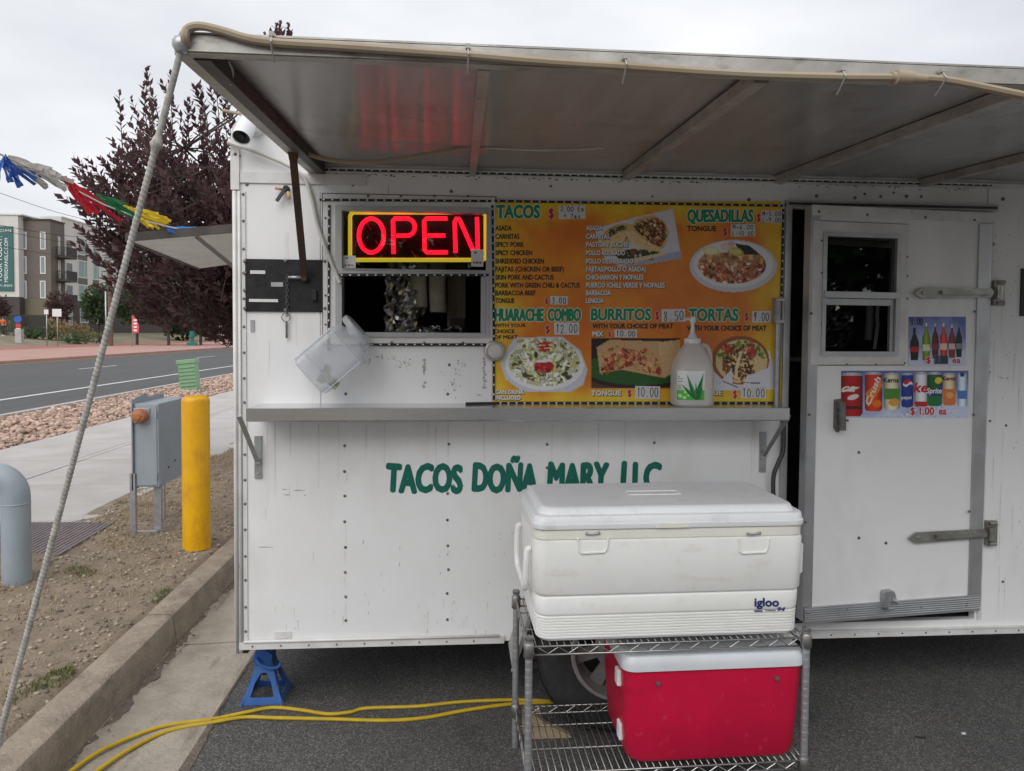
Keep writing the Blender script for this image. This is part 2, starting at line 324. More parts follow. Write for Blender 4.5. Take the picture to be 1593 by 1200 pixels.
# kerb and gutter of the parking lot, in cast lengths
kerb = tag(MB().box(-1.60, -1.46, -13.9, 59.9, -.10, .02).build('kerb', 'kerb_concrete'), kind='structure')
gut = tag(MB().box(-1.50, -1.016, -13.9, 59.9, -.10, -.03).build('gutter', 'gutter_concrete'), kind='structure')
prof = [(-1.445,-.05),(-1.452,.02),(-1.462,.09),(-1.468,.128),(-1.474,.142),(-1.488,.149),(-1.54,.152),(-1.60,.152),(-1.612,.145),(-1.614,-.05)]
gprof = [(-1.014,.004),(-1.10,.002),(-1.30,-.008),(-1.40,-.010),(-1.455,.002),(-1.455,-.06),(-1.014,-.06)]
cuts = [-13.9, -8.2, -5.2, -2.2, .765, 3.7, 6.7, 9.7, 15, 21, 40, 59.9]
for a, b in zip(cuts, cuts[1:]):
    n = max(2, int((b-a)/.12)) if b < 10 else 4
    for pr, nm, par, m in ((prof, 'kerb_length', kerb, 'kerb_concrete'), (gprof, 'gutter_slab', gut, 'gutter_concrete')):
        secs = []
        for k in range(n+1):
            y = a+.007 + (b-a-.014)*k/n
            e = .010 if k in (0, n) else 0.0
            sec = []
            for (x, z) in pr:
                q = mnoise.noise(Vector((x*6, y*2.2, z*8)))*.006 if z > -.02 else 0
                sec.append(Vector((x + q*.7 + (e*.5 if x < -1.55 else -e*.5 if pr is prof else 0), y, z + q*.5 - (e*.5 if z > -.02 else 0))))
            secs.append(sec)
        MB().loft(secs, True, True).build(nm, m, par)
# bare earth strip behind the kerb
def dz(x, y):
    t = (-1.61-x)/1.1
    return .145 + .055*min(1, max(0, t)) + .016*mnoise.noise(Vector((x*2.2, y*2.2, 0))) + .008*mnoise.noise(Vector((x*9, y*9, 3))) + .004*mnoise.noise(Vector((x*24, y*24, 5))) - .02*(t < .02)
plane('earth_strip', -2.86, -1.60, -3.0, 9.0, 0, 'dirt', 60, 420, dz)
plane('earth_strip', -2.86, -1.60, 9.0, 60.0, .15, 'dirt')
# pavement of cast slabs
pav = plane('pavement', -5.40, -2.70, -8, 60, .10, 'dirt')
pav.name = 'pavement'
Xg = PZ(107, 721, .2).x
ys = [-6.4+1.29*k for k in range(0, 40)]; off = 3.786 - min(ys, key=lambda q: abs(q-3.786)); ys = [y+off for y in ys]
slab = {}
for i, (xa, xb) in enumerate(((-5.39, Xg-.05), (Xg-.05, Xg+.05), (Xg+.05, -2.72))):
    for k in range(len(ys)-1):
        if i == 1 and k % 1: continue
        L_ = ys[k+1]-ys[k]
        key = i
        if key not in slab:
            me = MB().box(xa+.006, xb-.006, .008, L_-.008, -.06, 0, .008).build('slab', 'sidewalk_concrete', pav, False); slab[key] = me; o = me
        else:
            o = slab[key].copy(); SC.collection.objects.link(o)
        o.location = (0, ys[k], .200 + random.uniform(-.003, .003))
# gravel bed of river rock, the far kerb and the road
plane('rock_bed', -7.52, -5.39, -8, 60, .150, 'dirt')
for nm, x0, x1, n_ in (('road', -19.42, -7.58, 1),): plane(nm, x0, x1, -60, Y1, .12, 'road_asphalt')
tag(MB().box(-7.62, -7.50, -60, 200, 0, .205, .012).build('road_kerb', 'sidewalk_concrete'), kind='structure')
tag(MB().box(-19.62, -19.40, -60, 200, 0, .27, .02).build('median_kerb', 'pink_paving'), kind='structure')
plane('median_paving', -29.5, -19.61, -60, Y1, .268, 'pink_paving')
plane('median_band', -36.0, -29.5, -60, Y1, .262, 'red_paving')
Xw = (PZ(0, 628, .12).x + PZ(364, 567, .12).x)/2
m_ = plane('edge_line', Xw-.07, Xw+.07, -60, 200, .125, 'line_white')
plane('median_line', -19.30, -19.16, -60, 200, .125, 'line_yellow')
Xd = PZ(160, 571, .12).x
y = PZ(190, 569, .12).y
for k in range(-3, 8):
    yy = y + k*12.2
    plane('lane_dash', Xd-.06, Xd+.06, yy-3.0, yy, .1252, 'line_white')

# ---- silt washed against the kerb and along the pan's edge
def silt(name, label, x0, sgn, wmax, y0, y1, z, seed):
    vs = []; fs = []; n = int((y1-y0)/.03)
    for k in range(n+1):
        y = y0+(y1-y0)*k/n; g = max(0, .30+.75*mnoise.noise(Vector((seed, y*1.3, 0)))+.45*mnoise.noise(Vector((seed+3, y*6, 0)))+.25*mnoise.noise(Vector((seed+5, y*22, 0)))); ww = .006+wmax*g
        vs += [(x0, y, z+.005), (x0+sgn*ww*.6, y, z+.004), (x0+sgn*ww, y, z+.0004)]
    for k in range(n): a = 3*k; fs += [(a, a+1, a+4, a+3), (a+1, a+2, a+5, a+4)]
    return tag(MB().add(vs, fs, True).build(name, 'silt', recalc=False), label, 'silt', kind='stuff')
mat('silt', (.125,.10,.08), (.19,.155,.12), 26, .95, bump=1.0, bscale=90, extra=[((.26,.22,.17), 80, (1,1,1), .60, .68)])
silt('gutter_silt', 'dark silt lying along the foot of the kerb', -1.455, 1, .085, -1.4, 4.0, -.0035, 2.0)
silt('edge_silt', 'reddish silt and grit along the edge of the asphalt', -1.018, 1, .040, -1.4, 2.0, .0025, 9.0)

# ---- loose stones, earth crumbs, straw and weeds (nobody could count them)
ico = bmesh.new(); bmesh.ops.create_icosphere(ico, subdivisions=1, radius=1.0); ico.verts.index_update()
IV = np.array([v.co for v in ico.verts]); IF = [tuple(v.index for v in f.verts) for f in ico.faces]; ico.free()
def stones(name, spots, m, label, cat, sub=IV):
    rs = np.random.RandomState(5); V = []; Fc = []; o = 0
    for (x, y, z, s) in spots:
        sc = s*np.array([rs.uniform(.8, 1.35), rs.uniform(.7, 1.1), rs.uniform(.5, .85)])
        P = IV*(1+rs.uniform(-.22, .22, (len(IV), 1)))*sc
        a = rs.uniform(0, 6.28); c, s_ = math.cos(a), math.sin(a); b = rs.uniform(-.4, .4)
        P = P @ np.array([[c, s_, 0], [-s_, c, 0], [0, 0, 1]]) @ np.array([[1, 0, 0], [0, math.cos(b), math.sin(b)], [0, -math.sin(b), math.cos(b)]])
        P = P + np.array([x, y, z]); V.append(P); Fc += [tuple(i+o for i in f) for f in IF]; o += len(IV)
    me = bpy.data.meshes.new(name); me.from_pydata(np.vstack(V).tolist(), [], Fc); me.materials.append(MAT[m])
    me.polygons.foreach_set('use_smooth', [True]*len(me.polygons)); ob = bpy.data.objects.new(name, me); SC.collection.objects.link(ob)
    return tag(ob, label, cat, kind='stuff')
rs = np.random.RandomState(3); sp = []
for k in range(11500):
    y = 3.5 + 26*(rs.uniform()**1.35); x = rs.uniform(-7.46, -5.40); s = .014+.038*rs.uniform()**1.8
    edge = (x > -5.46 or x < -7.42)
    sp.append((x, y, .165 + s*.35, s*(.6 if edge else 1)))
stones('river_rocks', sp, 'river_rock', 'bed of tan and pink river rocks between pavement and road', 'rocks')
sp = []
for k in range(10000):
    x = rs.uniform(-2.80, -1.60); y = -1.6 + 7.5*rs.uniform()**1.2; s = .003 + .013*rs.uniform()**3.5
    sp.append((x, y, dz(x, y)+s*.2, s))
for k in range(160):
    x = -1.44 + abs(rs.normal(0, .03)); y = rs.uniform(-.6, 3.2); s = .002+.006*rs.uniform()**3; sp.append((x, y, .0+s*.3, s))
stones('pebbles', sp, 'pebble', 'small pebbles and crumbs strewn over the bare earth strip', 'pebbles')
def blades(name, clumps, m, label, cat, h=(.02,.05), lay=.5):
    rs = np.random.RandomState(9); V = []; Fc = []
    for (cx, cy, rad, n) in clumps:
        for _ in range(n):
            a = rs.uniform(0, 6.28); r_ = rad*math.sqrt(rs.uniform()); x, y = cx+r_*math.cos(a), cy+r_*1.4*math.sin(a)
            if x < -2.85 or x > -1.615: continue
            z = dz(x, y); L_ = rs.uniform(*h); q = rs.uniform(0, 6.28); l_ = rs.uniform(.2, 1)*lay*2
            tip = np.array([x+math.cos(q)*L_*l_, y+math.sin(q)*L_*l_, z+L_*(1-l_*.75)+.003]); wv = np.array([-math.sin(q), math.cos(q), 0])*.0016
            b0 = np.array([x, y, z-.002]); o = len(V); V += [b0-wv, b0+wv, (b0+tip)/2+wv*.8+[0,0,L_*.15], (b0+tip)/2-wv*.8+[0,0,L_*.15], tip]; Fc += [(o, o+1, o+2, o+3), (o+3, o+2, o+4)]
    me = bpy.data.meshes.new(name); me.from_pydata([tuple(p) for p in V], [], Fc); me.materials.append(MAT[m]); ob = bpy.data.objects.new(name, me); SC.collection.objects.link(ob)
    return tag(ob, label, cat, kind='stuff')
cl = []
for (px, py, rd, n) in ((235,790,.20,420),(200,835,.16,300),(255,770,.3,420),(330,720,.25,400),(350,705,.3,300),(170,815,.15,260),(8,905,.10,160),(10,1150,.06,60),(280,830,.12,120)):
    p = PZ(px, py, .2); cl.append((p.x, p.y, rd, n))
for k in range(90): cl.append((rs.uniform(-2.75,-1.63), rs.uniform(-.8,5), .10, 14))
blades('dry_straw', cl, 'straw', 'dry straw and dead grass lying on the bare earth strip', 'straw', (.03,.07), .85)
cl = []
for (px, py, rd, n) in ((85,1050,.07,260),(95,1042,.05,200),(30,1075,.06,150),(250,925,.05,150),(262,915,.04,90),(120,890,.06,160),(135,893,.05,90),(188,790,.05,60)):
    p = PZ(px, py, .17); cl.append((p.x, p.y, rd, n))
blades('weeds', cl, 'green_grass', 'small patches of green weeds growing on the bare earth', 'weeds', (.015,.04), .5)
mat('grime', (.36,.335,.31), (.48,.455,.42), 60, .8)
mat('mould', (.07,.065,.06), (.20,.19,.175), 35, .8)
mat('fender_shaded', (.40,.40,.39), (.30,.29,.28), 6, .5, extra=[((.20,.18,.16), 14, (1,1,1), .58, .76)])  # fender white darkened to carry its shade in the colour, plus grime blotches

# ================================================================== the food trailer
T = thing('food_trailer', 'white riveted food trailer with raised awning, service counter and side door', 'food trailer', (.8, 1.0, 0))
XL, XR, ZB, ZT, DEP = -.905, 3.60, .30, 2.47, 2.10
wx0, wx1, wz0, wz1 = -.508, .126, 1.600, 2.140           # service window opening
dx0, dx1, dzb, dzt = 1.425, 2.325, .345, 2.170           # doorway
th = .035
wall = MB()
cols = [XL, wx0, wx1, dx0, dx1, XR]
wall.box(XL, wx0, 0, th, ZB, ZT); wall.box(wx0, wx1, 0, th, ZB, wz0); wall.box(wx0, wx1, 0, th, wz1, ZT)
wall.box(wx1, dx0, 0, th, ZB, ZT); wall.box(dx0, dx1, 0, th, dzt, ZT); wall.box(dx0, dx1, 0, th, ZB, dzb); wall.box(dx1, XR, 0, th, ZB, ZT)
wall_o = wall.build('side_wall', 'white_paint', T)
MB().box(XL, XL+th, th+.002, DEP, ZB, ZT-.002).build('end_wall', 'white_paint', T)
MB().box(XR-th, XR, th+.002, DEP, ZB, ZT-.002).build('end_wall', 'white_paint', T)
MB().box(XL+th+.002, XR-th-.002, DEP-th, DEP, ZB+.002, ZT-.002).build('rear_wall', 'white_paint', T)
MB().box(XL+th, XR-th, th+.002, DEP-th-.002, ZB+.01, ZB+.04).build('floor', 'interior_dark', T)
MB().box(XL+.01, XR-.01, .01, DEP-.01, ZT, ZT+.05, .02).build('roof', 'white_trim', T)
# dark lining inside
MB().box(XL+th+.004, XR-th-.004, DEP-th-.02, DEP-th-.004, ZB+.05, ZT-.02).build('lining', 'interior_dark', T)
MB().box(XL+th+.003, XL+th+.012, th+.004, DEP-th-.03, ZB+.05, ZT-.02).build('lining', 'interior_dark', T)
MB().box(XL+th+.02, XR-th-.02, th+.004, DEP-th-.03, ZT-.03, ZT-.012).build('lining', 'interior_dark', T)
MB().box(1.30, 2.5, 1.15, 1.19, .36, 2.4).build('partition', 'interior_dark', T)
# roof edge: rounded corner rail, corner post with two beads, bottom rail
rail = MB(); rail.prism([(XL-.022, 2.195), (XL+.012, 2.195), (XL+.012, 2.40), (XL+.028, 2.44), (XL+.06, 2.475), (XL+.06, 2.502), (XL+.02, 2.49), (XL-.012, 2.45), (XL-.022, 2.40)], -.012, .05)
rail.build('corner_cap', 'white_trim', T)
MB().box(XL+.013, XL+.52, -.007, -.001, 2.225, 2.268).build('belt_rail', 'white_trim', T)
post = MB(); post.box(XL-.018, XL+.004, -.006, .03, ZB-.02, 2.19); post.tube([(XL-.008,-.008,ZB-.02),(XL-.008,-.008,2.19)], .0075, 8); post.tube([(XL+.010,-.006,ZB-.02),(XL+.010,-.006,2.19)], .006, 8)
post.box(XL+.018, XL+.034, -.005, -.001, ZB, 2.19); post.build('corner_post', 'white_trim', T)
br = MB(); br.box(XL+.0, .20, -.012, .002, ZB-.006, ZB+.024); br.tube([(XL+.02,-.013,ZB+.028),(.18,-.013,ZB+.028)], .006, 8); br.build('bottom_rail', 'white_trim', T)
br = MB(); br.box(1.06, XR, -.012, .002, ZB-.020, ZB+.010); br.box(1.06, XR, -.017, .002, ZB+.008, ZB+.014); br.build('bottom_rail', 'white_trim', T)
MB().box(XL-.01, XL+.03, .01, DEP, ZB-.03, ZB-.006).build('frame_rail', 'rusty_dark', T)
MB().box(XL+.05, XR-.1, .30, .36, ZB-.09, ZB-.004).build('frame_rail', 'black', T); MB().box(XL+.05, XR-.1, 1.74, 1.80, ZB-.09, ZB-.004).build('frame_rail', 'black', T)
# rivets: tiny and many
rv = MB()
def rivet(x, z, r=.0065, y=0.0): rv.lathe([(r, 0), (r*.9, .0025), (r*.5, .0045), (0, .005)], 8, (x, y, z), 'Y')
zz = np.arange(.40, 1.30, .107)
for X_ in (PY(537,760).x, PY(697,760).x, PY(850,760).x, PY(1017,760).x):
    for z in list(zz)+[1.36, 1.48]: rivet(X_+random.uniform(-.003,.003), z+random.uniform(-.006,.006))
for k, z in enumerate(np.arange(.37, 2.19, .106)): rivet(XL+.026, z+random.uniform(-.006,.006), .006, -.005)
for X_ in np.arange(-.85, .16, .115): rivet(X_, ZB+.008, .004, -.012)
for X_ in np.arange(1.1, 3.5, .11): rivet(X_, ZB-.006, .004, -.012)
for px, py in ((384,287),(549,288),(702,298),(857,290),(1015,306),(1165,311),(1270,305),(1330,308),(1410,306),(1433,306),(1560,310),(1545,380),(1540,655),(1565,662),(1560,905),(370,255),(372,243),(1345,302),(1370,306),(1390,300)):
    p = PY(px, py); rivet(p.x, p.z, random.uniform(.005,.009))
for px, py in ((372,192),(366,240)): p = PY(px, py, -.012); rivet(p.x, p.z, .007, -.012)
tag(rv.build('rivets', 'screw', T), kind='stuff')
# old adhesive and scuff marks: thin patches with their own outline
sc = MB()
def blot(px, py, w_, h_, n=9, y=-.0006):
    c = PY(px, py); vs = [c+Vector((0, y, 0))]; fs = []
    for k in range(n):
        q = 6.283*k/n; g = random.uniform(.55, 1.2); vs.append(c+Vector((math.cos(q)*w_*g, y, math.sin(q)*h_*g)))
    for k in range(n): fs.append((0, 1+k, 1+(k+1) % n))
    sc.add(vs, fs)
for px, y0, y1, w_ in ((660,556,605,.010),(753,558,605,.011),(575,555,570,.004),(1538,535,600,.008)):
    for yy in range(y0, y1, 5):
        if random.random() < .8: blot(px+random.uniform(-1,1), yy, w_*random.uniform(.5,1), .008)
for cx, cy, n, sx, sy in ((625,566,26,13,9),(700,600,22,12,16),(718,570,16,14,8),(600,556,14,14,5),(712,580,8,5,5),(748,615,6,5,5),(1560,590,10,10,5),(1545,395,8,6,12)):
    for _ in range(n): blot(cx+random.gauss(0, sx*.6), cy+random.gauss(0, sy*.6), random.uniform(.001,.005), random.uniform(.001,.005), 6)
for _ in range(34): blot(random.uniform(560,800), random.uniform(820,985), random.uniform(.0008,.002), random.uniform(.003,.014), 5)
for _ in range(34): blot(random.uniform(1535,1590), random.uniform(340,950), random.uniform(.001,.0035), random.uniform(.002,.008), 6)
for (x0, y0, x1, y1) in ((396,851,428,852),(441,770,452,770),(473,771,476,771),(438,762,448,761),(455,762,475,764)): blot((x0+x1)/2, (y0+y1)/2, abs(x1-x0)*.00145, .0025, 8)
tag(sc.build('scuff_marks', 'grime', T), kind='stuff')
dr = MB()                                                        # thin rust and dirt drips below fixings
def drip(px, py, L_, w_, y=-.0008):
    c = PY(px, py); n = 7; vs = []; jx = random.uniform(-1, 1)*.0015
    for k in range(n+1): t = k/n; ww = w_*(1-.75*t)*random.uniform(.7,1.2); x = c.x+jx*math.sin(t*5); vs += [(x-ww, y, c.z-L_*t), (x+ww, y, c.z-L_*t)]
    dr.add(vs, [(2*k, 2*k+1, 2*k+3, 2*k+2) for k in range(n)])
for px in (537, 697, 850, 1017):
    for py in range(690, 975, 41):
        if random.random() < .55: drip(px+random.uniform(-2,2), py+3, random.uniform(.02,.10), random.uniform(.001,.0025))
for _ in range(20): drip(random.uniform(400,1180), random.uniform(655,665), random.uniform(.05,.35), random.uniform(.0008,.003))
for _ in range(26): drip(random.uniform(1545,1592), random.uniform(300,900), random.uniform(.05,.25), random.uniform(.0008,.0025))
for _ in range(12): drip(random.uniform(385,500), random.uniform(300,960), random.uniform(.03,.2), random.uniform(.0008,.0022))
for _ in range(26): drip(random.uniform(385,780), random.uniform(930,985), random.uniform(.01,.05), random.uniform(.0008,.003))
mat('drip_stain', (.70,.68,.645), (.63,.60,.55), 30, .5); tag(dr.build('drip_stains', 'drip_stain', T, recalc=False), kind='stuff')
for px, y0, y1 in ((498,300,640),(1537,292,330),(604,288,304)):
    a_, b_ = PY(px, y0), PY(px, y1); MB().box(a_.x-.0015, a_.x+.0015, -.0014, -.0002, b_.z, a_.z).build('panel_seam', 'grime', T)
# patch, tape and small plates on the wall
p = PY(440, 988); MB().box(p.x-.035, p.x+.035, -.003, -.0005, p.z-.014, p.z+.014).build('patch', 'white_trim', T)
p = PY(393, 507); MB().box(p.x-.008, p.x+.008, -.004, -.0005, p.z-.024, p.z+.024).build('patch', 'aluminium', T)

# ---- black plate, with chain and marker strips
a, b = PY(378, 403), PY(511, 486)
pl = MB().box(a.x+.01, b.x, -.008, -.001, b.z, a.z, .002).build('black_plate', 'black_plate', T)
for px, py, w_, h_ in ((402,424,.030,.007),(411,468,.058,.006),(432,443,.024,.009)): 
    p = PY(px, py); MB().box(p.x-w_, p.x+w_, -.0105, -.0085, p.z-h_, p.z+h_).build('marker_strip', 'white_trim' if px != 432 else 'galvanised', pl)
p0 = PY(490, 460); MB().box(p0.x-.010, p0.x+.010, -.02, -.0085, p0.z-.022, p0.z+.022, .002).build('latch', 'black', pl)
sr = MB()
for px, py in ((382,407),(382,425),(382,452),(382,480),(506,407),(506,480),(445,406),(445,483)): q = PY(px, py); sr.lathe([(.008,.0085),(.007,.012),(0,.0135)], 8, (q.x, 0, q.z), 'Y')
tag(sr.build('plate_screws', 'screw', pl), kind='stuff')
ch = MB()
for k in range(12):
    p = PY(448, 431+k*5.3); o = k % 2
    ring = [(p.x+(.0055 if not o else .001)*math.cos(q), -.016+(.0055*math.cos(q) if o else .001*math.cos(q)), p.z+.0105*math.sin(q)) for q in np.linspace(0, 6.283, 9)]
    ch.tube(ring, .0012, 5, False)
p = PY(446, 494); ch.tube([(p.x+.017*math.cos(q), -.012, p.z+.017*math.sin(q)) for q in np.linspace(0, 6.283, 15)], .002, 5, False)
ch.tube([(p.x+.002, -.012, p.z-.016), (p.x+.002, -.012, p.z-.085)], .0048, 6)
ch.build('chain', 'screw', T)

# ---- service window
win = MB()
ox0, ox1, oz0, oz1 = -.559, .140, 1.567, 2.186
def frame(mb, x0, x1, z0, z1, w_, y0, y1, wb=None, wt=None):
    wb = wb or w_; wt = wt or w_
    mb.box(x0, x0+w_, y0, y1, z0, z1); mb.box(x1-w_, x1, y0, y1, z0, z1); mb.box(x0+w_, x1-w_, y0, y1, z0, z0+wb); mb.box(x0+w_, x1-w_, y0, y1, z1-wt, z1)
win.box(ox0, ox0+.054, -.010, -.0005, oz0, oz1); win.box(wx1-.004, ox1+.01, -.010, -.0005, oz0, oz1); win.box(ox0+.054, wx1-.004, -.010, -.0005, oz0, oz0+.036); win.box(ox0+.054, wx1-.004, -.010, -.0005, oz1-.048, oz1)
W = win.build('window_frame', 'white_trim', T)
se_ = MB(); frame(se_, ox0-.005, ox1+.015, oz0-.005, oz1+.005, .02, -.0022, -.0003); se_.build('sealant', 'mould', W)
fr = MB(); fr.box(wx0+.001, wx0+.027, -.020, .045, wz0+.001, wz1-.001); fr.box(wx1-.013, wx1-.001, -.020, .045, wz0+.001, wz1-.001); fr.box(wx0+.027, wx1-.013, -.020, .045, wz0+.001, wz0+.019); fr.box(wx0+.027, wx1-.013, -.020, .045, wz1-.023, wz1-.001); fr.box(wx1-.034, wx1-.0135, -.012, .010, wz0+.02, PY(640,425).z-.01); fr.build('window_sash', 'aluminium', W)
zm = PY(640, 425).z
fr = MB(); fr.box(wx0+.028, wx1-.014, -.024, -.004, zm-.008, zm+.014, .002); fr.tube([(wx0+.03,-.026,zm+.010),(wx1-.03,-.026,zm+.010)], .004, 6); fr.build('sash_rail', 'aluminium', W)
glass('window_glass', (.62,.64,.64), .015, .015)
MB().box(wx0+.028, wx1-.014, .004, .007, zm+.015, wz1-.024).build('pane', 'window_glass', W)
ws = MB()
for px in (573,624,676,728): q = PY(px, 306); ws.lathe([(.006,.0105),(.005,.0135),(0,.0145)], 8, (q.x, 0, q.z), 'Y')
for py in (340,390,460,505): ws.lathe([(.005,.0105),(.004,.013),(0,.014)], 8, (ox0+.010, 0, PY(505,py).z), 'Y')
for px in (610,660,720): ws.lathe([(.006,.0105),(.005,.0135),(0,.0145)], 8, (PY(px,543).x, 0, oz0+.010), 'Y')
tag(ws.build('screws', 'screw', W), kind='stuff')

# ---- counter shelf with brackets
sz = 1.321; sa, sb = -.815, 1.347
sh = MB(); sh.box(sa+.002, sb-.002, -.198, -.001, sz-.004, sz, 0); S = sh.build('counter_shelf', 'steel_shelf', T)
lip = MB(); lip.prism([(-.2035,sz+.001),(-.197,sz+.003),(-.19,sz+.001),(-.19,sz-.003),(-.1985,sz-.004),(-.1985,sz-.046),(-.192,sz-.050),(-.2005,sz-.0505),(-.2035,sz-.046)], sa, sb, 'YZ'); lip.build('front_lip', 'steel_shelf', S)
for x in (sa, sb-.003): MB().box(x, x+.003, -.190, -.004, sz-.048, sz-.0045).build('end_lip', 'steel_shelf', S)
for xb, lean in ((PY(402,700).x, -.04), (PY(1186,700).x, .05)):
    b = MB(); zt, zb_ = PY(402,678).z, PY(402,744).z
    if xb > 0: zt, zb_ = zt+.01, zb_+.01
    b.box(xb-.015, xb+.015, -.007, -.0005, zb_, zt, .001); b.bar((xb, -.012, zb_+.07), (xb+lean*.55, -.185, sz-.03), .018, .006, (1,0,0)); b.box(xb-.012, xb+.012, -.016, -.007, zb_+.06, zb_+.085)
    b.lathe([(.006,0),(.005,.004),(0,.005)], 8, (xb, -.007, zb_+.02), 'Y'); b.build('bracket', 'galvanised', S)

# ---- wheel and fender outside the body
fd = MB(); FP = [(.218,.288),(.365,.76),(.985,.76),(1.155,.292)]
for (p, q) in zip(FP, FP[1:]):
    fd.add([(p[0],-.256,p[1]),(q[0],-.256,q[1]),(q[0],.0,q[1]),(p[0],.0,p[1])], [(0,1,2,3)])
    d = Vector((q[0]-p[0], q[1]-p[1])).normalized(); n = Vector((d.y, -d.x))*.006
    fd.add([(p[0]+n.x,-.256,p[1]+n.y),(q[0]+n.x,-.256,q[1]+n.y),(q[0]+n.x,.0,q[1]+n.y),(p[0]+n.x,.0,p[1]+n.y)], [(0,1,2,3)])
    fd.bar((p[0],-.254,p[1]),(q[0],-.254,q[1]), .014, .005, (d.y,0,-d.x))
FEN = fd.build('fender', 'fender_shaded', T, recalc=False)
wc = Vector((.658, -.235, .346))
ty = MB(); prof_t = [(.205,-.10),(.255,-.105),(.315,-.100),(.338,-.080),(.345,-.05),(.345,.05),(.338,.080),(.315,.100),(.255,.105),(.205,.10),(.19,.06),(.19,-.06),(.205,-.10)]
ty.lathe([(r_, h_) for r_, h_ in prof_t], 56, (wc.x, wc.y+.105, wc.z), 'Y')
for k in range(56):
    for hh in (-.055, 0, .055):
        q = 6.283*(k+.5*(hh != 0))/56; c = Vector((wc.x+.3465*math.cos(q), wc.y+.105-hh, wc.z+.3465*math.sin(q)))
        ty.box(-.013,.013,-.021,.021,-.004,.004, 0, Matrix.Translation(c) @ Matrix.Rotation(-q+math.pi/2, 4, 'Y'))
WH = ty.build('tyre', 'black_rubber', T)
rm = MB(); rm.lathe([(.206,.102),(.200,.110),(.190,.108),(.182,.085),(.172,.045),(.16,.03)], 48, (wc.x, wc.y+.105, wc.z), 'Y', caps=False); 
rm.lathe([(.06,.075),(.075,.06),(.10,.05),(.0,.05)], 32, (wc.x, wc.y+.105, wc.z), 'Y'); rm.lathe([(.045,.05),(.045,.10),(.03,.108),(0,.108)], 20, (wc.x, wc.y+.105, wc.z), 'Y')
for k in range(8):
    q = 6.283*k/8+.2; a_, b_ = Vector((math.cos(q), math.sin(q))), Vector((-math.sin(q), math.cos(q)))
    pr = [a_*.08+b_*.024, a_*.175+b_*.030, a_*.175-b_*.030, a_*.08-b_*.024]
    rm.prism([(wc.x+p.x, wc.z+p.y) for p in pr], wc.y+.105-.055, wc.y+.105-.043)
mat('rim_paint', (.42,.41,.40), (.34,.33,.31), 14, .45, .3, extra=[((.20,.12,.07), 20, (1,1,1), .60, .74)])
rm.build('rim', 'rim_paint', WH)
MB().lathe([(.0,-.05),(.17,-.05),(.17,.02),(.0,.02)], 24, (wc.x, wc.y+.105, wc.z), 'Y').build('brake_drum', 'black', WH)
MB().tube([(wc.x, -.16, wc.z), (wc.x, 2.2, wc.z)], .035, 10).build('axle', 'black', T)

# ---- awning: sheet, frame, ribs and prop
AY, ax0, ax1, zi, zo = -1.40, -.60, 3.55, 2.285, 2.232
def az(x, t): return zi + (zo - .017*max(0, min(1, (x+.6)/1.9)) - zi)*t       # height at x, t = 0 at the wall, 1 at the edge
aw = MB(); vs = []; fs = []; NX, NY = 60, 16
for s_ in (0, 1):
    for j in range(NY+1):
        for i in range(NX+1):
            x = ax0+.01+(ax1-ax0-.02)*i/NX; t = j/NY
            rip = .0022*mnoise.noise(Vector((x*5.5, t*.8, 1)))+.0015*math.sin(x*31)
            vs.append((x, -.004+AY*t*.995, az(x, t)+.020+rip+s_*.003))
o2 = (NX+1)*(NY+1)
for s_ in (0, 1):
    for j in range(NY):
        for i in range(NX): a = s_*o2+j*(NX+1)+i; q = (a, a+1, a+NX+2, a+NX+1); fs.append(q if s_ else q[::-1])
aw.add(vs, fs, True); AW = aw.build('awning', 'awning_sheet', T, recalc=False)
fe = MB(); fe.bar((ax0, AY, az(ax0,1)+.006), (ax1, AY, az(ax1,1)+.006), .036, .010, (0,0,1)); fe.bar((ax0, AY+.014, az(ax0,1)-.012), (ax1, AY+.014, az(ax1,1)-.012), .028, .006, (0,1,0)); fe.bar((ax0, AY+.012, az(ax0,1)+.0255), (ax1, AY+.012, az(ax1,1)+.0255), .034, .006, (0,1,0))
fe.build('edge_rail', 'old_aluminium', AW)
se = MB(); se.bar((ax0, AY+.008, az(ax0,1)+.004), (ax0, -.005, zi+.004), .040, .030, (0,0,1)); se.build('side_rail', 'old_aluminium', AW)
se = MB(); se.bar((ax0+.036, AY+.03, az(ax0,1)-.001), (ax0+.036, -.01, zi-.001), .034, .036, (1,0,0)); se.build('side_channel', 'dark_channel', AW)
for px, w_ in ((735,.030),(972,.040),(1207,.040),(1430,.040)):
    x = PY(px, 272).x
    rb = MB(); rb.bar((x, -.012, zi+.001), (x, AY+.03, az(x,1)+.001), w_*.9, .030, (1,0,0)); rb.build('rib', 'old_aluminium', AW)
hg = MB(); hg.box(ax0-.02, ax1, -.022, -.001, zi-.012, zi+.030); hg.tube([(ax0,-.026,zi+.002),(ax1,-.026,zi+.002)], .007, 8); hg.build('hinge_rail', 'white_trim', AW)
tp = PY(453, 222, -.42); bp = PY(474, 434, -.02); mp_ = MB(); mp_.bar(tp+Vector((0,0,.02)), bp, .026, .012, (1,0,0)); mp_.lathe([(.012,0),(.012,.02),(.008,.024),(0,.024)], 8, (bp.x, -.010, bp.z), 'Y'); mp_.bar(tp+Vector((-.002,-.01,.02)), tp+Vector((.002,.03,-.05)), .030, .018, (1,0,0)); mp_.build('awning_prop', 'rusty_dark', T)
p = PY(466, 432, -.02); MB().tube([p+Vector((-.045,-.006,0)), p+Vector((.01,-.006,0))], .006, 8).build('prop_bolt', 'galvanised', T)

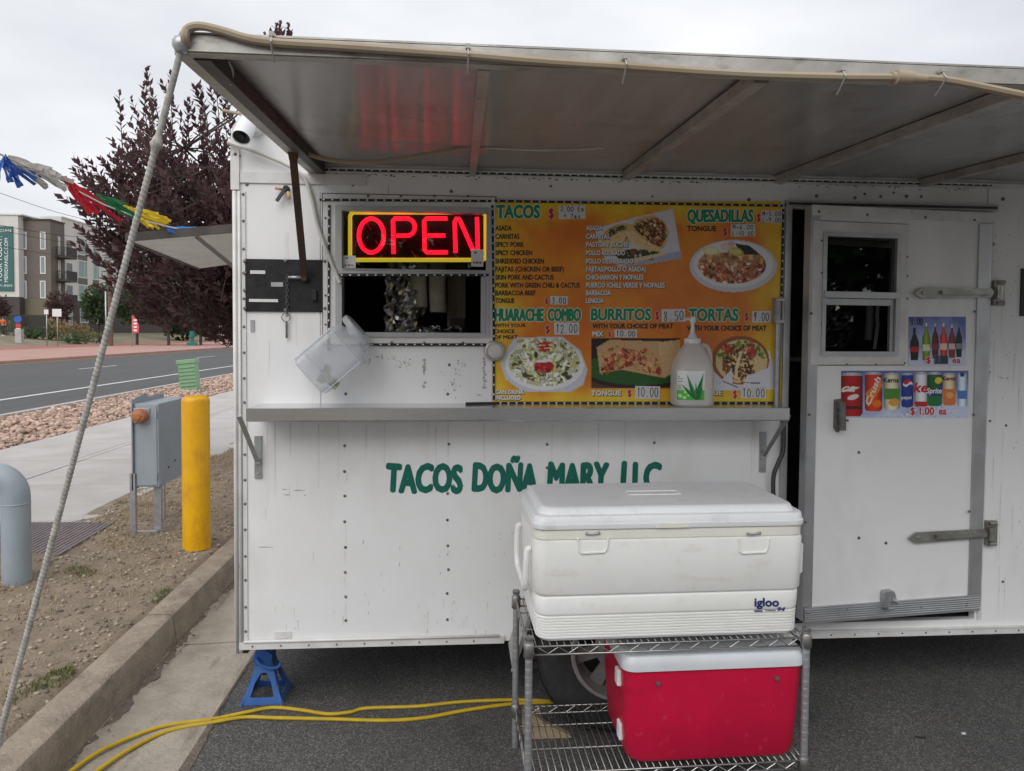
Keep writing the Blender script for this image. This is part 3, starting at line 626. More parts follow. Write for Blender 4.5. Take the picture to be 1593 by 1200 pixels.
mo = MB()                                                        # black mould spotted along the awning hinge
for _ in range(420):
    px = random.uniform(505, 1540); q = PY(px, 268.5+(px-508)*.0240+abs(random.gauss(0, 2.2)), -.0232 if random.random() < .0 else 0.0)
    if random.random() > .35+.6*mnoise.noise(Vector((px*.02, 0, 0))): continue
    ww, hh_ = random.uniform(.002,.010), random.uniform(.001,.004); n_ = 6; vs = [q+Vector((math.cos(6.283*k/n_)*ww*random.uniform(.5,1.2), -.0005, math.sin(6.283*k/n_)*hh_*random.uniform(.5,1.2))) for k in range(n_)]; mo.add(vs, [tuple(range(n_))])
tag(mo.build('mould_spots', 'mould', T, recalc=False), kind='stuff')
# ---- flap over the end window, held by a strut
fl = MB(); A_ = [(-1.56,.50,2.045),(XL-.01,.50,2.112),(XL-.01,1.55,2.112),(-1.60,1.55,2.005)]
fl.add([Vector(q) for q in A_]+[Vector(q)+Vector((0,0,.022)) for q in A_], [(3,2,1,0),(4,5,6,7),(0,1,5,4),(1,2,6,5),(2,3,7,6),(3,0,4,7)])
FLP = fl.build('end_flap', 'white_trim', T)
MB().bar(Vector(A_[0])+Vector((0,-.008,.012)), Vector(A_[1])+Vector((0,-.008,.012)), .014, .040, (0,1,0)).build('flap_rail', 'dark_channel', FLP)
MB().bar(Vector(A_[0])+Vector((-.006,0,.012)), Vector(A_[3])+Vector((-.006,0,.012)), .012, .036, (1,0,0)).build('flap_rail', 'dark_channel', FLP)
MB().bar(PY(305,368,.48), Vector((XL-.01,.48,1.80)), .012, .018, (0,1,0)).build('flap_strut', 'dark_channel', FLP)

# ---- door, hinged on the right and standing a little open
DH = Vector((2.335, -.012, 0)); DA = R(6.6)
D = MB()
DM = Matrix.Translation(DH) @ Matrix.Rotation(DA, 4, 'Z')        # door plane: local x from -width to 0, y = 0 outer face
DW = .875; dz0, dz1 = .405, 2.160
def dxz(px, py):                                                  # photo pixel on the door's outer face -> local x, z
    o = DM.inverted() @ EYE; d = DM.inverted().to_3x3() @ _ray(px, py); t = -o.y/d.y; q = o + d*t; return q.x, q.z
wl, wt_ = dxz(1280, 340); wr, wbm = dxz(1405, 570)
wl, wt_ = dxz(1279, 362); wr, wbm = dxz(1393, 553)
D.box(-DW, wl, 0, .035, dz0, dz1); D.box(wr, 0, 0, .035, dz0, dz1); D.box(wl, wr, 0, .035, dz0, wbm); D.box(wl, wr, 0, .035, wt_, dz1)
D.xf(DM); DR = D.build('door', 'white_paint', T)
def dpart(mb, nm, m): mb.xf(DM); return mb.build(nm, m, DR)
e = MB(); e.box(-DW-.004, -DW+.040, -.008, -.0005, dz0+.06, dz1-.002, .002); e.box(-DW-.006, -DW-.001, -.008, .036, dz0, dz1); dpart(e, 'edge_trim', 'aluminium')
e = MB(); e.box(-.060, .004, -.008, -.0005, dz0+.005, dz1-.045, .002); dpart(e, 'edge_trim', 'aluminium')
e = MB(); e.box(-DW, .02, -.010, -.0005, dz1-.040, dz1+.004, .003); dpart(e, 'top_trim', 'white_trim')
e = MB(); e.box(-DW+.001, -.002, -.011, -.0005, dz0-.012, dz0+.058, .001)
for k in range(6): e.tube([(-DW+.004, -.0115, dz0+k*.0095), (-.006, -.0115, dz0+k*.0095)], .0032, 6)
dpart(e, 'kick_trim', 'aluminium')
e = MB(); frame(e, wl-.046, wr+.040, wbm-.040, wt_+.046, .047, -.009, -.0005); dpart(e, 'window_frame', 'white_trim'); e = MB(); frame(e, wl-.050, wr+.044, wbm-.044, wt_+.050, .02, -.0022, -.0003); dpart(e, 'sealant', 'mould')
e = MB(); frame(e, wl-.002, wr+.002, wbm-.002, wt_+.002, .018, -.016, .034); xm, zq = dxz(1340, 459)
e.box(wl+.004, wr-.004, -.024, -.006, zq-.016, zq+.012, .002); e.box(wl+.004, wr-.02, -.006, .010, zq-.045, zq-.017, .001); e.box(wr-.034, wr-.018, -.004, .010, wbm+.016, zq-.016); dpart(e, 'window_sash', 'aluminium')
e = MB(); e.box(wl+.016, wr-.016, .000, .003, zq+.0, wt_-.014); dpart(e, 'pane', 'window_glass')
for (px0, py0, px1, py1, pb) in ((1418,456,1530,456,1560),(1410,836,1520,829,1548)):
    x0_, z0_ = dxz(px0, py0); x1_, z1_ = dxz(px1, py1); e = MB(); hh = .026
    e.prism([(x0_, z0_), (x0_+.035, z0_+hh*.9), (x1_+.03, z1_+hh*.75), (x1_+.03, z1_-hh*.75), (x0_+.035, z0_-hh*.9)], -.017, -.0085)
    e.bar((x0_+.13, -.020, z0_*.6+z1_*.4), (x1_+.02, -.026, z1_), .018, .016, (0,0,1))
    for t in (.12, .55): e.lathe([(.008,.017),(.0075,.021),(0,.023)], 8, (x0_+(x1_-x0_)*t, 0, z0_+(z1_-z0_)*t), 'Y')
    dpart(e, 'hinge', 'hinge_metal')
    q = PY(pb-12, py1, -.01); h_ = MB(); h_.box(q.x-.012, q.x+.040, -.022, -.0006, q.z-.056, q.z+.056, .004); h_.tube([(q.x+.004,-.030,q.z-.030),(q.x+.004,-.030,q.z+.030)], .014, 10)
    for s_ in (-1, 1): h_.tube([(q.x-.004,-.026,q.z+s_*.046),(q.x+.03,-.026,q.z+s_*.046)], .009, 8)
    h_.build('hinge_knuckle', 'hinge_metal', T)
x0_, z0_ = dxz(1301, 646); e = MB(); e.prism([(x0_-.014, z0_+.066), (x0_+.012, z0_+.070), (x0_+.016, z0_+.02), (x0_+.014, z0_-.055), (x0_, z0_-.072), (x0_-.014, z0_-.055)], -.018, -.0006); e.box(x0_-.012, x0_+.012, -.045, -.018, z0_+.03, z0_+.062, .004); e.bar((x0_, -.04, z0_+.046), (x0_, -.046, z0_-.06), .022, .012, (1,0,0)); e.tube([(x0_,-.03,z0_-.02),(x0_+.035,-.03,z0_-.02)], .005, 6); dpart(e, 'door_handle', 'screw')
x0_, z0_ = dxz(1377, 928); e = MB(); e.prism([(x0_-.026, z0_+.022), (x0_-.02, z0_+.032), (x0_+.018, z0_+.032), (x0_+.026, z0_+.02), (x0_+.03, z0_-.004), (x0_+.014, z0_-.04), (x0_-.026, z0_-.04)], -.030, -.0006); e.tube([(x0_+.006,-.034,z0_-.004),(x0_+.03,-.034,z0_-.012)], .010, 8); e.tube([(x0_-.012,-.032,z0_-.04),(x0_+.016,-.032,z0_-.04)], .009, 8); dpart(e, 'hold_back_latch', 'galvanised')
e = MB()
for px, py in ((1272,330),(1347,335),(1437,339),(1513,343),(1260,488),(1513,485),(1512,645),(1257,645),(1251,812),(1505,795),(1256,952),(1315,947),(1430,944),(1501,937),(1500,941),(1252,952)):
    q = dxz(px, py); e.lathe([(.006,.0095),(.005,.013),(0,.0145)], 8, (q[0], 0, q[1]), 'Y')
for px, py in ((1276,375),(1276,425),(1276,505),(1276,545),(1409,400),(1409,430),(1409,465),(1315,567),(1360,567),(1405,565)): q = dxz(px, py); e.lathe([(.0045,.0095),(.004,.0115),(0,.0125)], 8, (q[0], 0, q[1]), 'Y')
for px, py in ((1336,837),(1336,704),(1378,845)): q = dxz(px, py); e.lathe([(.007,.0),(.006,.003),(0,.004)], 8, (q[0], 0, q[1]), 'Y')
tag(dpart(e, 'screws', 'screw'), kind='stuff')
# doorway frame
jb = MB(); jb.box(dx0-.022, dx0+.006, -.016, .034, dzb, dzt+.02); jb.box(dx0-.022, dx1+.04, -.020, -.0005, dzt+.004, dzt+.030); jb.build('door_frame', 'aluminium', T)
MB().box(dx0-.012, dx1+.03, -.028, -.021, dzt+.010, dzt+.020).build('drip_rail', 'dark_channel', T)
jb = MB(); jb.box(dx1+.012, dx1+.030, -.006, -.0005, dzb, dzt); jb.build('door_frame', 'white_trim', T)
q = PY(1207, 484); k_ = MB(); k_.tube([(q.x+.0,-.024,q.z-.45),(q.x+.0,-.024,q.z+.01)], .013, 10); k_.build('door_rod', 'galvanised', T)
k_ = MB(); k_.box(q.x-.020, q.x+.024, -.040, -.0015, q.z-.055, q.z+.055, .004); k_.tube([(q.x-.008,-.043,q.z-.04),(q.x-.008,-.043,q.z+.04)], .011, 8); k_.tube([(q.x+.013,-.043,q.z-.04),(q.x+.013,-.043,q.z+.04)], .009, 8); k_.build('rod_clamp', 'galvanised', T)
q = PY(1205, 735); MB().tube(smooth_path([PY(1219,655,-.02), PY(1218,700,-.03), PY(1210,722,-.035), PY(1203,745,-.035), PY(1204,800,-.03)], 5), .010, 8).build('grab_bar', 'dark_channel', T)
a = PY(1560, 455); MB().box(PY(1588,418).x, PY(1588,418).x+.2, -.006, -.0006, PY(1588,492).z, PY(1588,418).z).build('vent_plate', 'black', T)

# ================================================================== lettering and flat print
_tc = {}
def text2d(s, bold=0.0, shear=0.0):
    key = (s, bold, shear)
    if key not in _tc:
        cu = bpy.data.curves.new('t', 'FONT'); cu.body = s; cu.size = 1.0; cu.offset = bold; cu.shear = shear; cu.resolution_u = 3; cu.fill_mode = 'FRONT'
        ob = bpy.data.objects.new('t', cu); me = bpy.data.meshes.new_from_object(ob)
        v = [(p.co.x, p.co.y) for p in me.vertices]; f = [tuple(q.vertices) for q in me.polygons]
        bpy.data.objects.remove(ob); bpy.data.curves.remove(cu); bpy.data.meshes.remove(me)
        _tc[key] = (v, f)
    return _tc[key]
def caph(bold): v, f = text2d('H', 0.0); return max(p[1] for p in v)
def wallmap(Y): return lambda px, py: PY(px, py, Y)
def put_text(mb, s, x0, x1, yt, yb, fmap, bold=0.0, shear=0.0, grow=0.0, jolly=0.0, dn=(0,-1,0)):
    # lays s into the photo box x0..x1, cap top yt to baseline yb on the surface fmap; strokes are fattened by bold (a share of the cap height)
    v, f = text2d(s, 0.0, shear)
    if not v: return
    a, b = min(p[0] for p in v), max(p[0] for p in v); H = caph(0)
    A = fmap(x0, yb); B = fmap(x1, yb); C = fmap(x0, yt); ex = (B-A)/(b-a); ez = (C-A)/H; h_ = (C-A).length; ux, uz = (B-A).normalized(), (C-A).normalized(); dn = Vector(dn)
    base = []
    for p in v:
        q = jolly*math.sin(p[0]*3.1+1.3) if jolly else 0.0
        base.append(A + ex*(p[0]-a+q*.12*p[1]) + ez*(p[1]+q*.06))
    n = 0 if not bold else 8
    for k in range(n+1):
        o = Vector((0,0,0)) if k == n else (ux*math.cos(6.283*k/n)+uz*math.sin(6.283*k/n))*(bold*h_)
        mb.add([p+o+dn*(k*.00003) for p in base], f)
def word(name, m, parent, s, *args, world=True, **kw):           # one word or line of print, a part of its own
    mb = MB(); put_text(mb, s, *args, **kw); return mb.build(name, m, parent, world, recalc=False)
GLY = {'0': [[(.5,1),(.2,.85),(.12,.45),(.3,.05),(.6,.05),(.85,.4),(.8,.8),(.5,1)]], '1': [[(.35,.8),(.55,1),(.5,0)]], '2': [[(.15,.8),(.4,1),(.75,.85),(.7,.6),(.2,.05),(.85,.1)]], '3': [[(.15,.9),(.6,1),(.8,.8),(.45,.55),(.8,.35),(.65,.05),(.15,.08)]], '5': [[(.8,1),(.3,.98),(.25,.6),(.6,.62),(.8,.35),(.6,.05),(.15,.1)]], '6': [[(.7,1),(.3,.6),(.2,.25),(.45,0),(.75,.2),(.6,.45),(.25,.35)]], '8': [[(.75,.85),(.45,1),(.2,.8),(.75,.3),(.5,0),(.2,.2),(.75,.85)]], '9': [[(.75,.75),(.5,1),(.22,.8),(.35,.55),(.72,.7),(.78,1),(.65,.4),(.45,0)]], '.': [[(.4,.08),(.55,.0)]], '-': [[(.1,.45),(.8,.5)]], 'M': [[(.1,0),(.15,1),(.45,.4),(.8,1),(.88,0)]], 'L': [[(.25,1),(.2,.05),(.75,.1)]], 'E': [[(.75,.95),(.25,.9),(.22,.05),(.8,.08)], [(.25,.5),(.65,.55)]], 'a': [[(.7,.55),(.35,.6),(.2,.2),(.5,.05),(.68,.5),(.75,.02)]], 't': [[(.5,1),(.45,.05),(.7,.05)], [(.2,.68),(.8,.72)]], 'x': [[(.2,.6),(.75,.02)], [(.75,.6),(.2,.02)]], '+': [[(.5,.8),(.5,.2)], [(.15,.5),(.85,.5)]], ' ': []}
def hand(mb, s, x0, x1, yt, yb, fmap, wpx=.9, seed=1):
    rs_ = random.Random(seed); n = len(s); cw = (x1-x0)/n
    for i, ch in enumerate(s):
        for st in GLY.get(ch, []):
            jx, jy = rs_.uniform(-.08,.08), rs_.uniform(-.08,.08)
            pts = smooth_path([(x0+cw*(i+.06+(p[0]+jx)*.86), yb-(yb-yt)*(p[1]+jy), 0) for p in st], 4)
            for a, b in zip(pts, pts[1:]):
                d = (b-a); d = d.normalized() if d.length > 1e-6 else Vector((1,0,0)); n_ = Vector((-d.y, d.x, 0))*wpx/2; a2 = a-d*wpx*.2; b2 = b+d*wpx*.2
                mb.add([fmap(q.x, q.y) for q in (a2-n_, b2-n_, b2+n_, a2+n_)], [(0,1,2,3)])
class Pic:                                                        # a picture painted cell by cell, printed on a real panel
    def __init__(s, x0, y0, x1, y1, step):
        s.b = (x0, y0, x1, y1); s.nx = int((x1-x0)/step); s.ny = int((y1-y0)/step)
        xs = x0+(np.arange(s.nx+1))*(x1-x0)/s.nx; ys = y0+(np.arange(s.ny+1))*(y1-y0)/s.ny
        s.X, s.Y = np.meshgrid(xs, ys); s.C = np.zeros(s.X.shape+(3,)); s.rs = np.random.RandomState(11)
    def put(s, m, col, jit=0.0):
        c = np.array(col, float); s.C[m] = c if not jit else np.clip(c*(1+s.rs.uniform(-jit, jit, (int(m.sum()), 1))), 0, 1)
    def ell(s, cx, cy, rx, ry, rot=0.0):
        c, q = math.cos(rot), math.sin(rot); dx, dy = s.X-cx, s.Y-cy; return ((dx*c+dy*q)/rx)**2+((-dx*q+dy*c)/ry)**2 <= 1
    def poly(s, P):
        m = np.zeros(s.X.shape, bool); n = len(P)
        for i in range(n):
            (xa, ya), (xb, yb) = P[i], P[(i+1) % n]
            if ya == yb: continue
            cnd = ((ya > s.Y) != (yb > s.Y)) & (s.X < (xb-xa)*(s.Y-ya)/(yb-ya)+xa); m ^= cnd
        return m
    def rect(s, x0, y0, x1, y1): return (s.X >= x0) & (s.X <= x1) & (s.Y >= y0) & (s.Y <= y1)
    def bits(s, mask, cols, n, rmin, rmax, seed=1):              # scattered chopped pieces inside a mask
        r_ = np.random.RandomState(seed); idx = np.argwhere(mask)
        if len(idx) == 0: return
        for k in range(n):
            j, i = idx[r_.randint(len(idx))]; cx, cy = s.X[j, i], s.Y[j, i]; a = r_.uniform(rmin, rmax)
            m = s.ell(cx, cy, a*r_.uniform(.8, 1.9), a*r_.uniform(.5, 1.0), r_.uniform(0, 3.1)) & mask
            s.put(m, np.array(cols[r_.randint(len(cols))])*r_.uniform(.75, 1.15), .06)
    def noise(s, sc, seed=0):
        r_ = np.random.RandomState(seed); o = np.zeros(s.X.shape)
        for k in range(5):
            g = r_.uniform(-1, 1, (40, 40)); u = (s.X/sc*(2**k)) % 38; v = (s.Y/sc*(2**k)) % 38; i, j = u.astype(int), v.astype(int); fu, fv = u-i, v-j; fu = fu*fu*(3-2*fu); fv = fv*fv*(3-2*fv)
            o += (.55**k)*((g[j,i]*(1-fu)+g[j,i+1]*fu)*(1-fv)+(g[j+1,i]*(1-fu)+g[j+1,i+1]*fu)*fv)
        return o
    def build(s, name, fmap, mname, parent=None):
        nx, ny = s.nx+1, s.ny+1; x0, y0, x1, y1 = s.b
        A, B, C_, D_ = [np.array(fmap(*q)) for q in ((x0,y0),(x1,y0),(x0,y1),(x1,y1))]
        u = ((s.X-x0)/(x1-x0)).ravel()[:, None]; v = ((s.Y-y0)/(y1-y0)).ravel()[:, None]
        P = A*(1-u)*(1-v)+B*u*(1-v)+C_*(1-u)*v+D_*u*v
        o = np.array(parent['_o']) if parent is not None and '_o' in parent else 0.0
        me = bpy.data.meshes.new(name); i, j = np.meshgrid(np.arange(nx-1), np.arange(ny-1)); a = (j*nx+i).ravel()
        q = np.stack([a, a+nx, a+nx+1, a+1], 1)
        me.vertices.add(nx*ny); me.vertices.foreach_set('co', (P-o).ravel()); me.loops.add(len(a)*4); me.loops.foreach_set('vertex_index', q.ravel())
        me.polygons.add(len(a)); me.polygons.foreach_set('loop_start', np.arange(len(a))*4); me.polygons.foreach_set('loop_total', np.full(len(a), 4)); me.update(calc_edges=True)
        c = np.clip(s.C, 0, 1).reshape(-1, 3); lin = np.where(c <= .04045, c/12.92, ((c+.055)/1.055)**2.4)
        at = me.color_attributes.new('ink', 'FLOAT_COLOR', 'POINT'); at.data.foreach_set('color', np.hstack([lin, np.ones((len(lin), 1))]).ravel())
        me.materials.append(MAT[mname]); me.validate(); ob = bpy.data.objects.new(name, me); SC.collection.objects.link(ob)
        if parent is not None:
            ob.parent = parent
            if '_o' in parent: ob['_o'] = parent['_o']
        return ob
printmat('print', .42)
mat('paint_green', (.0,.14,.10), (.0,.115,.085), 20, .45); mat('ink_green', (.01,.25,.12), None, rough=.45); mat('ink_black', (.02,.016,.02), None, rough=.45); mat('ink_white', (.78,.78,.76), None, rough=.45); mat('ink_red', (.55,.01,.04), None, rough=.45); mat('ink_blue', (.02,.025,.14), None, rough=.4); mat('sticker', (.72,.72,.73), (.66,.66,.67), 20, .5); mat('outline_pale', (.72,.76,.66), None, rough=.45)
mat('board_white', (.7,.68,.62), None, rough=.5)

# ---- name painted on the trailer side
fm = wallmap(-.0012)
for s_, x0, x1, yt, yb in (('TACOS', 602, 718, 724, 765), ('DOÑA', 736, 834, 723, 764), ('MARY', 853, 946, 722, 763), ('LLC', 967, 1027, 721, 762)):
    word('painted_word', 'paint_green', T, s_, x0, x1, yt, yb, fm, .065, .06, 0, .35)

# ---- menu board
a, b = PY(766, 313), PY(1216, 627); MBX = ((a.x+b.x)/2, 0, b.z)
MENU = thing('menu_board', 'orange and yellow printed menu board with food photos and handwritten prices', 'menu board', MBX)
MB().box(a.x, b.x, -.0055, -.0008, b.z, a.z).build('board', 'board_white', MENU)
P = Pic(766.5, 313.6, 1215.5, 626.4, 1.15); X, Y = P.X, P.Y
n1 = P.noise(60, 3); n2 = P.noise(14, 5)*.5 + P.noise(7, 8)*.25
e = np.minimum(np.minimum((X-766)/55, (1216-X)/60), np.minimum((Y-313)/42, (627-Y)/40)); e = np.clip(e+.25*n1, 0, 1)
yel, org, red_ = np.array([.93,.79,.20]), np.array([.90,.56,.14]), np.array([.85,.45,.12])
k = np.clip(.5+.6*n1+.3*n2, 0, 1)[..., None]; P.C[:] = yel*(1-e[..., None])+(org*(1-k)+red_*k)*e[..., None]; P.C *= (1+.05*n2)[..., None]
MEAT = [(.45,.22,.12),(.36,.16,.09),(.58,.32,.18),(.25,.12,.08),(.62,.40,.24)]; SAL = [(.30,.45,.16),(.18,.30,.10),(.75,.80,.55),(.86,.84,.76),(.70,.18,.12)]
# tacos on white paper
P.put(P.poly([(922,356),(985,338),(1044,325),(1057,402),(1000,411),(962,414),(938,403),(930,380)]), (.84,.84,.88), .03); P.put(P.poly([(945,408),(1057,390),(1057,402),(990,412),(962,415)]), (.68,.69,.78))
for (pts_, fill, front) in (([(932,380),(936,360),(955,349),(975,347),(985,356),(978,375),(960,392)], [(938,372),(945,356),(965,350),(980,356),(972,372),(955,384)], [(930,384),(940,372),(958,362),(975,360),(966,378),(950,394),(938,398)]), ([(972,358),(988,340),(1012,334),(1032,345),(1038,362),(1030,385),(1010,390)], [(980,352),(996,342),(1018,338),(1032,350),(1034,368),(1024,384),(1004,376)], [(966,360),(976,354),(1000,374),(1026,388),(1024,394),(1004,392),(980,378)])):
    P.put(P.poly(pts_), (.84,.69,.46), .08); P.bits(P.poly(fill), MEAT, 150, 1.2, 3.0, int(pts_[0][0])); P.bits(P.poly(fill), SAL, 50, .8, 2.0, int(pts_[0][1])); P.put(P.poly(front), (.90,.78,.56), .06); P.bits(P.poly(front), [(.80,.62,.38),(.93,.84,.66)], 14, 1, 2.4, 5)
P.put(P.poly([(950,392),(985,386),(1025,392),(1012,404),(962,406)]), (.20,.24,.12), .15); P.bits(P.poly([(950,392),(985,386),(1025,392),(1012,404),(962,406)]), SAL, 40, 1, 2.5, 4)
P.put(P.poly([(950,408),(1030,392),(1034,396),(960,414)]), (.88,.80,.66), .05)
# quesadilla plate
P.put(P.ell(1139,413.5,69,40.5), (.82,.83,.87), .02); P.put(P.ell(1139,411,63,36), (.91,.91,.93), .02)
m = P.ell(1137,412,54,29) & (Y > 392); P.put(m, (.72,.50,.32), .1); P.bits(m & (Y < 414), [(.80,.60,.38),(.66,.44,.27),(.88,.74,.54)], 60, 2, 5, 3); P.bits(m & (Y > 408), [(.85,.66,.50),(.74,.30,.20),(.93,.82,.72),(.60,.26,.16),(.80,.45,.32),(.30,.18,.13)], 190, 1.5, 4, 6)
P.put(P.poly([(1140,378),(1165,382),(1182,396),(1156,396)]), (.10,.13,.10), .2); P.put(P.ell(1104,390,13,6.5), (.88,.86,.62)); P.put(P.ell(1104,390,10,4.6), (.94,.92,.74)); P.put(P.ell(1142,391,13,6.5,.2), (.74,.70,.30)); P.put(P.ell(1142,391,10,4.6,.2), (.86,.82,.46)); P.put(P.ell(1127,383,9,6), (.93,.80,.76)); P.put(P.ell(1136,379,6,4), (.88,.70,.66))
# huarache plate
P.put(P.poly([(800,525),(872,523),(900,545),(911,575),(905,598),(884,610),(812,610),(786,590),(778,565),(790,540)]), (.80,.82,.86), .02); P.put(P.ell(845,568,60,39), (.92,.92,.93), .02)
m = P.ell(845,564,54,37) | P.poly([(803,527),(868,525),(888,540),(850,556),(800,552)]); P.put(m, (.80,.78,.55), .1); P.bits(m, [(.93,.93,.90),(.96,.96,.94),(.84,.86,.66),(.90,.90,.80),(.42,.48,.22),(.76,.72,.40),(.95,.94,.88),(.28,.32,.16)], 420, 1.5, 4.2, 8)
P.put(P.ell(844,570,15,10), (.72,.10,.12), .15); P.bits(P.ell(844,572,15,9), [(.80,.16,.16),(.60,.06,.09),(.86,.36,.32)], 26, 1, 3, 9); P.put(P.ell(845,561,13,2.6,-.1), (.95,.93,.90)); 
for q in range(3): P.put(P.ell(845,534+q*5,13-q*2,2.2,-.1), (.78,.16,.14))
# burrito photograph
m0 = P.rect(917,526,1055,604); P.put(m0, (.10,.085,.08), .2); P.put(m0 & (Y > 590), (.34,.22,.16), .1); P.put(m0 & P.ell(990,575,92,30), (.20,.10,.12), .1); P.put(m0 & P.ell(992,573,86,26), (.16,.36,.14), .12)
P.put(m0 & P.poly([(925,540),(945,528),(1055,532),(1055,575),(1030,588),(965,575),(930,580)]), (.82,.66,.48), .06); P.put(m0 & P.poly([(1020,532),(1055,528),(1055,578),(1028,586)]), (.86,.72,.54), .05)
m = m0 & P.poly([(930,548),(958,536),(985,545),(1005,540),(1020,560),(1028,584),(1000,580),(975,570),(950,578),(932,586)]); P.bits(m, [(.80,.58,.36),(.70,.22,.14),(.86,.72,.50),(.62,.14,.10),(.74,.62,.28),(.88,.46,.30)], 200, 1.3, 3.6, 12)
# torta photograph
P.put(P.poly([(1108,570),(1120,545),(1196,545),(1205,575),(1203,606),(1108,608)]), (.86,.86,.90), .02); P.put(P.ell(1150,560,46,38), (.62,.34,.17), .1); P.put(P.ell(1152,562,41,34), (.90,.80,.58), .06)
m = P.ell(1152,560,40,32); P.bits(m & (Y < 558), [(.62,.72,.30),(.74,.80,.45),(.45,.56,.18),(.85,.34,.28),(.90,.88,.72)], 120, 1.6, 4, 14); P.bits(m & (abs(X-1148) < 26) & (Y > 535), MEAT, 170, 1.2, 3.4, 15); P.bits(P.ell(1127,542,7,9,.4), [(.82,.26,.20),(.74,.2,.15)], 12, 2, 4, 3); P.bits(P.ell(1168,548,9,9), [(.84,.34,.28),(.78,.24,.2)], 14, 2, 4, 4)
P.put(P.poly([(1140,606),(1141,572),(1150,545),(1153,548),(1146,575),(1147,606)]) & (Y < 590), (.93,.86,.70)); P.put(P.poly([(1122,590),(1137,572),(1138,608),(1110,608)]), (.88,.88,.92)); P.put(P.poly([(1160,585),(1200,570),(1205,606),(1150,608)]), (.88,.88,.92)); 
for q in ((1122,592,1147,602),(1150,594,1182,595)): P.put(P.poly([(q[0],q[1]),(q[2],q[3]),(q[2],q[3]+2),(q[0],q[1]+2)]), (.45,.40,.42))
P.build('printed_sheet', wallmap(-.0062), 'print', MENU)
F1, F2 = wallmap(-.0067), wallmap(-.0072)
for s_, x0, x1, yt, yb in (('TACOS',773,839,320,339),('QUESADILLAS',1070,1171,327,345),('HUARACHE',770,845,481,499),('COMBO',853,903,481,499),('BURRITOS',920,1012,481,498),('TORTAS',1072,1148,481,499)):
    o_ = word('heading_outline', 'outline_pale', MENU, s_, x0, x1, yt, yb, F1, .125, .03); word('heading', 'ink_green', o_, s_, x0, x1, yt, yb, F2, .06, .03)
yc = [355,368,380.7,393.5,406.5,419,431.6,444,456,468]
for (s_, x1), y in zip((('ASADA',796),('CARNITAS',808),('SPICY PORK',815),('SPICY CHICKEN',828),('SHREDDED CHICKEN',846),('FAJITAS (CHICKEN OR BEEF)',877),('SKIN PORK AND CACTUS',861),('PORK WITH GREEN CHILI & CACTUS',902),('BARBACOA BEEF',833),('TONGUE',800)), yc): word('menu_line', 'ink_black', MENU, s_, 771, x1, y-3.6, y+3.6, F1, .05)
for (s_, x1), y in zip((('ASADA',937),('CARNITAS',948),('PASTOR / BUCHE',977),('POLLO ADOBADO',972),('POLLO DESHEBRADO',985),('FAJITAS(POLLO O ASADA)',1005),('CHICHARRON Y NOPALES',1001),('PUERCO /CHILE VERDE Y NOPALES',1034),('BARBACOA',950),('LENGUA',939)), yc):
    o_ = word('line_shadow', 'ink_black', MENU, s_, 912.5, x1+.5, y-3.0, y+4.2, F1, .11); word('menu_line', 'ink_white', o_, s_, 912, x1, y-3.6, y+3.6, F2, .05)
for s_, x0, x1, yt, yb in (('TONGUE',1069,1114,352,359.5),('WITH YOUR',769,818,504,509),('CHOICE',769,800,513,518.5),('OF MEAT',769,805,522,527.5),('WITH YOUR CHOICE OF MEAT',922,1047,504,511),('WITH YOUR CHOICE OF MEAT',1069,1192,507,514.5)): word('menu_line', 'ink_black', MENU, s_, x0, x1, yt, yb, F1, .06)
for s_, x0, x1, yt, yb in (('MIX',922,938,516,523.5),('CAN DRINK',771,815,607,613),('INCLUDED',771,810,616,622),('TONGUE',920,966,608,615.5),('TONGUE',1076,1123,607.5,615)):
    o_ = word('line_shadow', 'ink_black', MENU, s_, x0+.6, x1+.6, yt+.6, yb+.8, F1, .12); word('menu_line', 'ink_white', o_, s_, x0, x1, yt, yb, F2, .06)
for x0, x1, yt, yb in ((854,861,325,339),(1178,1182.5,333,344),(1125,1131,355,366),(848,852.5,465,472.5),(849,855,507,518),(1020,1025,485,497),(1159,1164,487,498),(946,950.5,517,523.5),(977,982,607,617),(1141,1146,608,619)):
    o_ = word('dollar_outline', 'outline_pale', MENU, '$', x0, x1, yt, yb, F1, .11); word('dollar_sign', 'ink_red', o_, '$', x0, x1, yt, yb, F2, .055)
for i, (x0, y0, x1, y1, lines) in enumerate(((869,320,911,341,('2.00 Ea',' + tax ')),(1184,328,1217,347,('M-5.00','L-9.00')),(1137,349,1175,368,('M-6.00','L-10.00')),(856,461,883,474,('3.00',)),(862,502,901,521,('12.00',)),(1029,481,1066,501,('8.50',)),(1170,484,1199,502,('9.00',)),(956,513,991,525,('10.00',)),(988,601,1027,621,('10.00',)),(1152,602,1192,620,('10.00',)))):
    st = MB(); f_ = wallmap(-.0077); t_ = random.Random(i).uniform(-.6, .6); st.add([f_(x0,y0+t_), f_(x1,y0-t_), f_(x1,y1-t_), f_(x0,y1+t_)], [(0,1,2,3)]); so = st.build('price_sticker', 'sticker', MENU)
    h_ = MB(); n = len(lines); hh = (y1-y0)/n
    for j, l_ in enumerate(lines): hand(h_, l_, x0+2, x1-2, y0+hh*j+hh*.16, y0+hh*j+hh*.86, wallmap(-.0081), 1.15 if n == 1 else 1.0, i*3+j)
    h_.build('handwriting', 'ink_black', so)

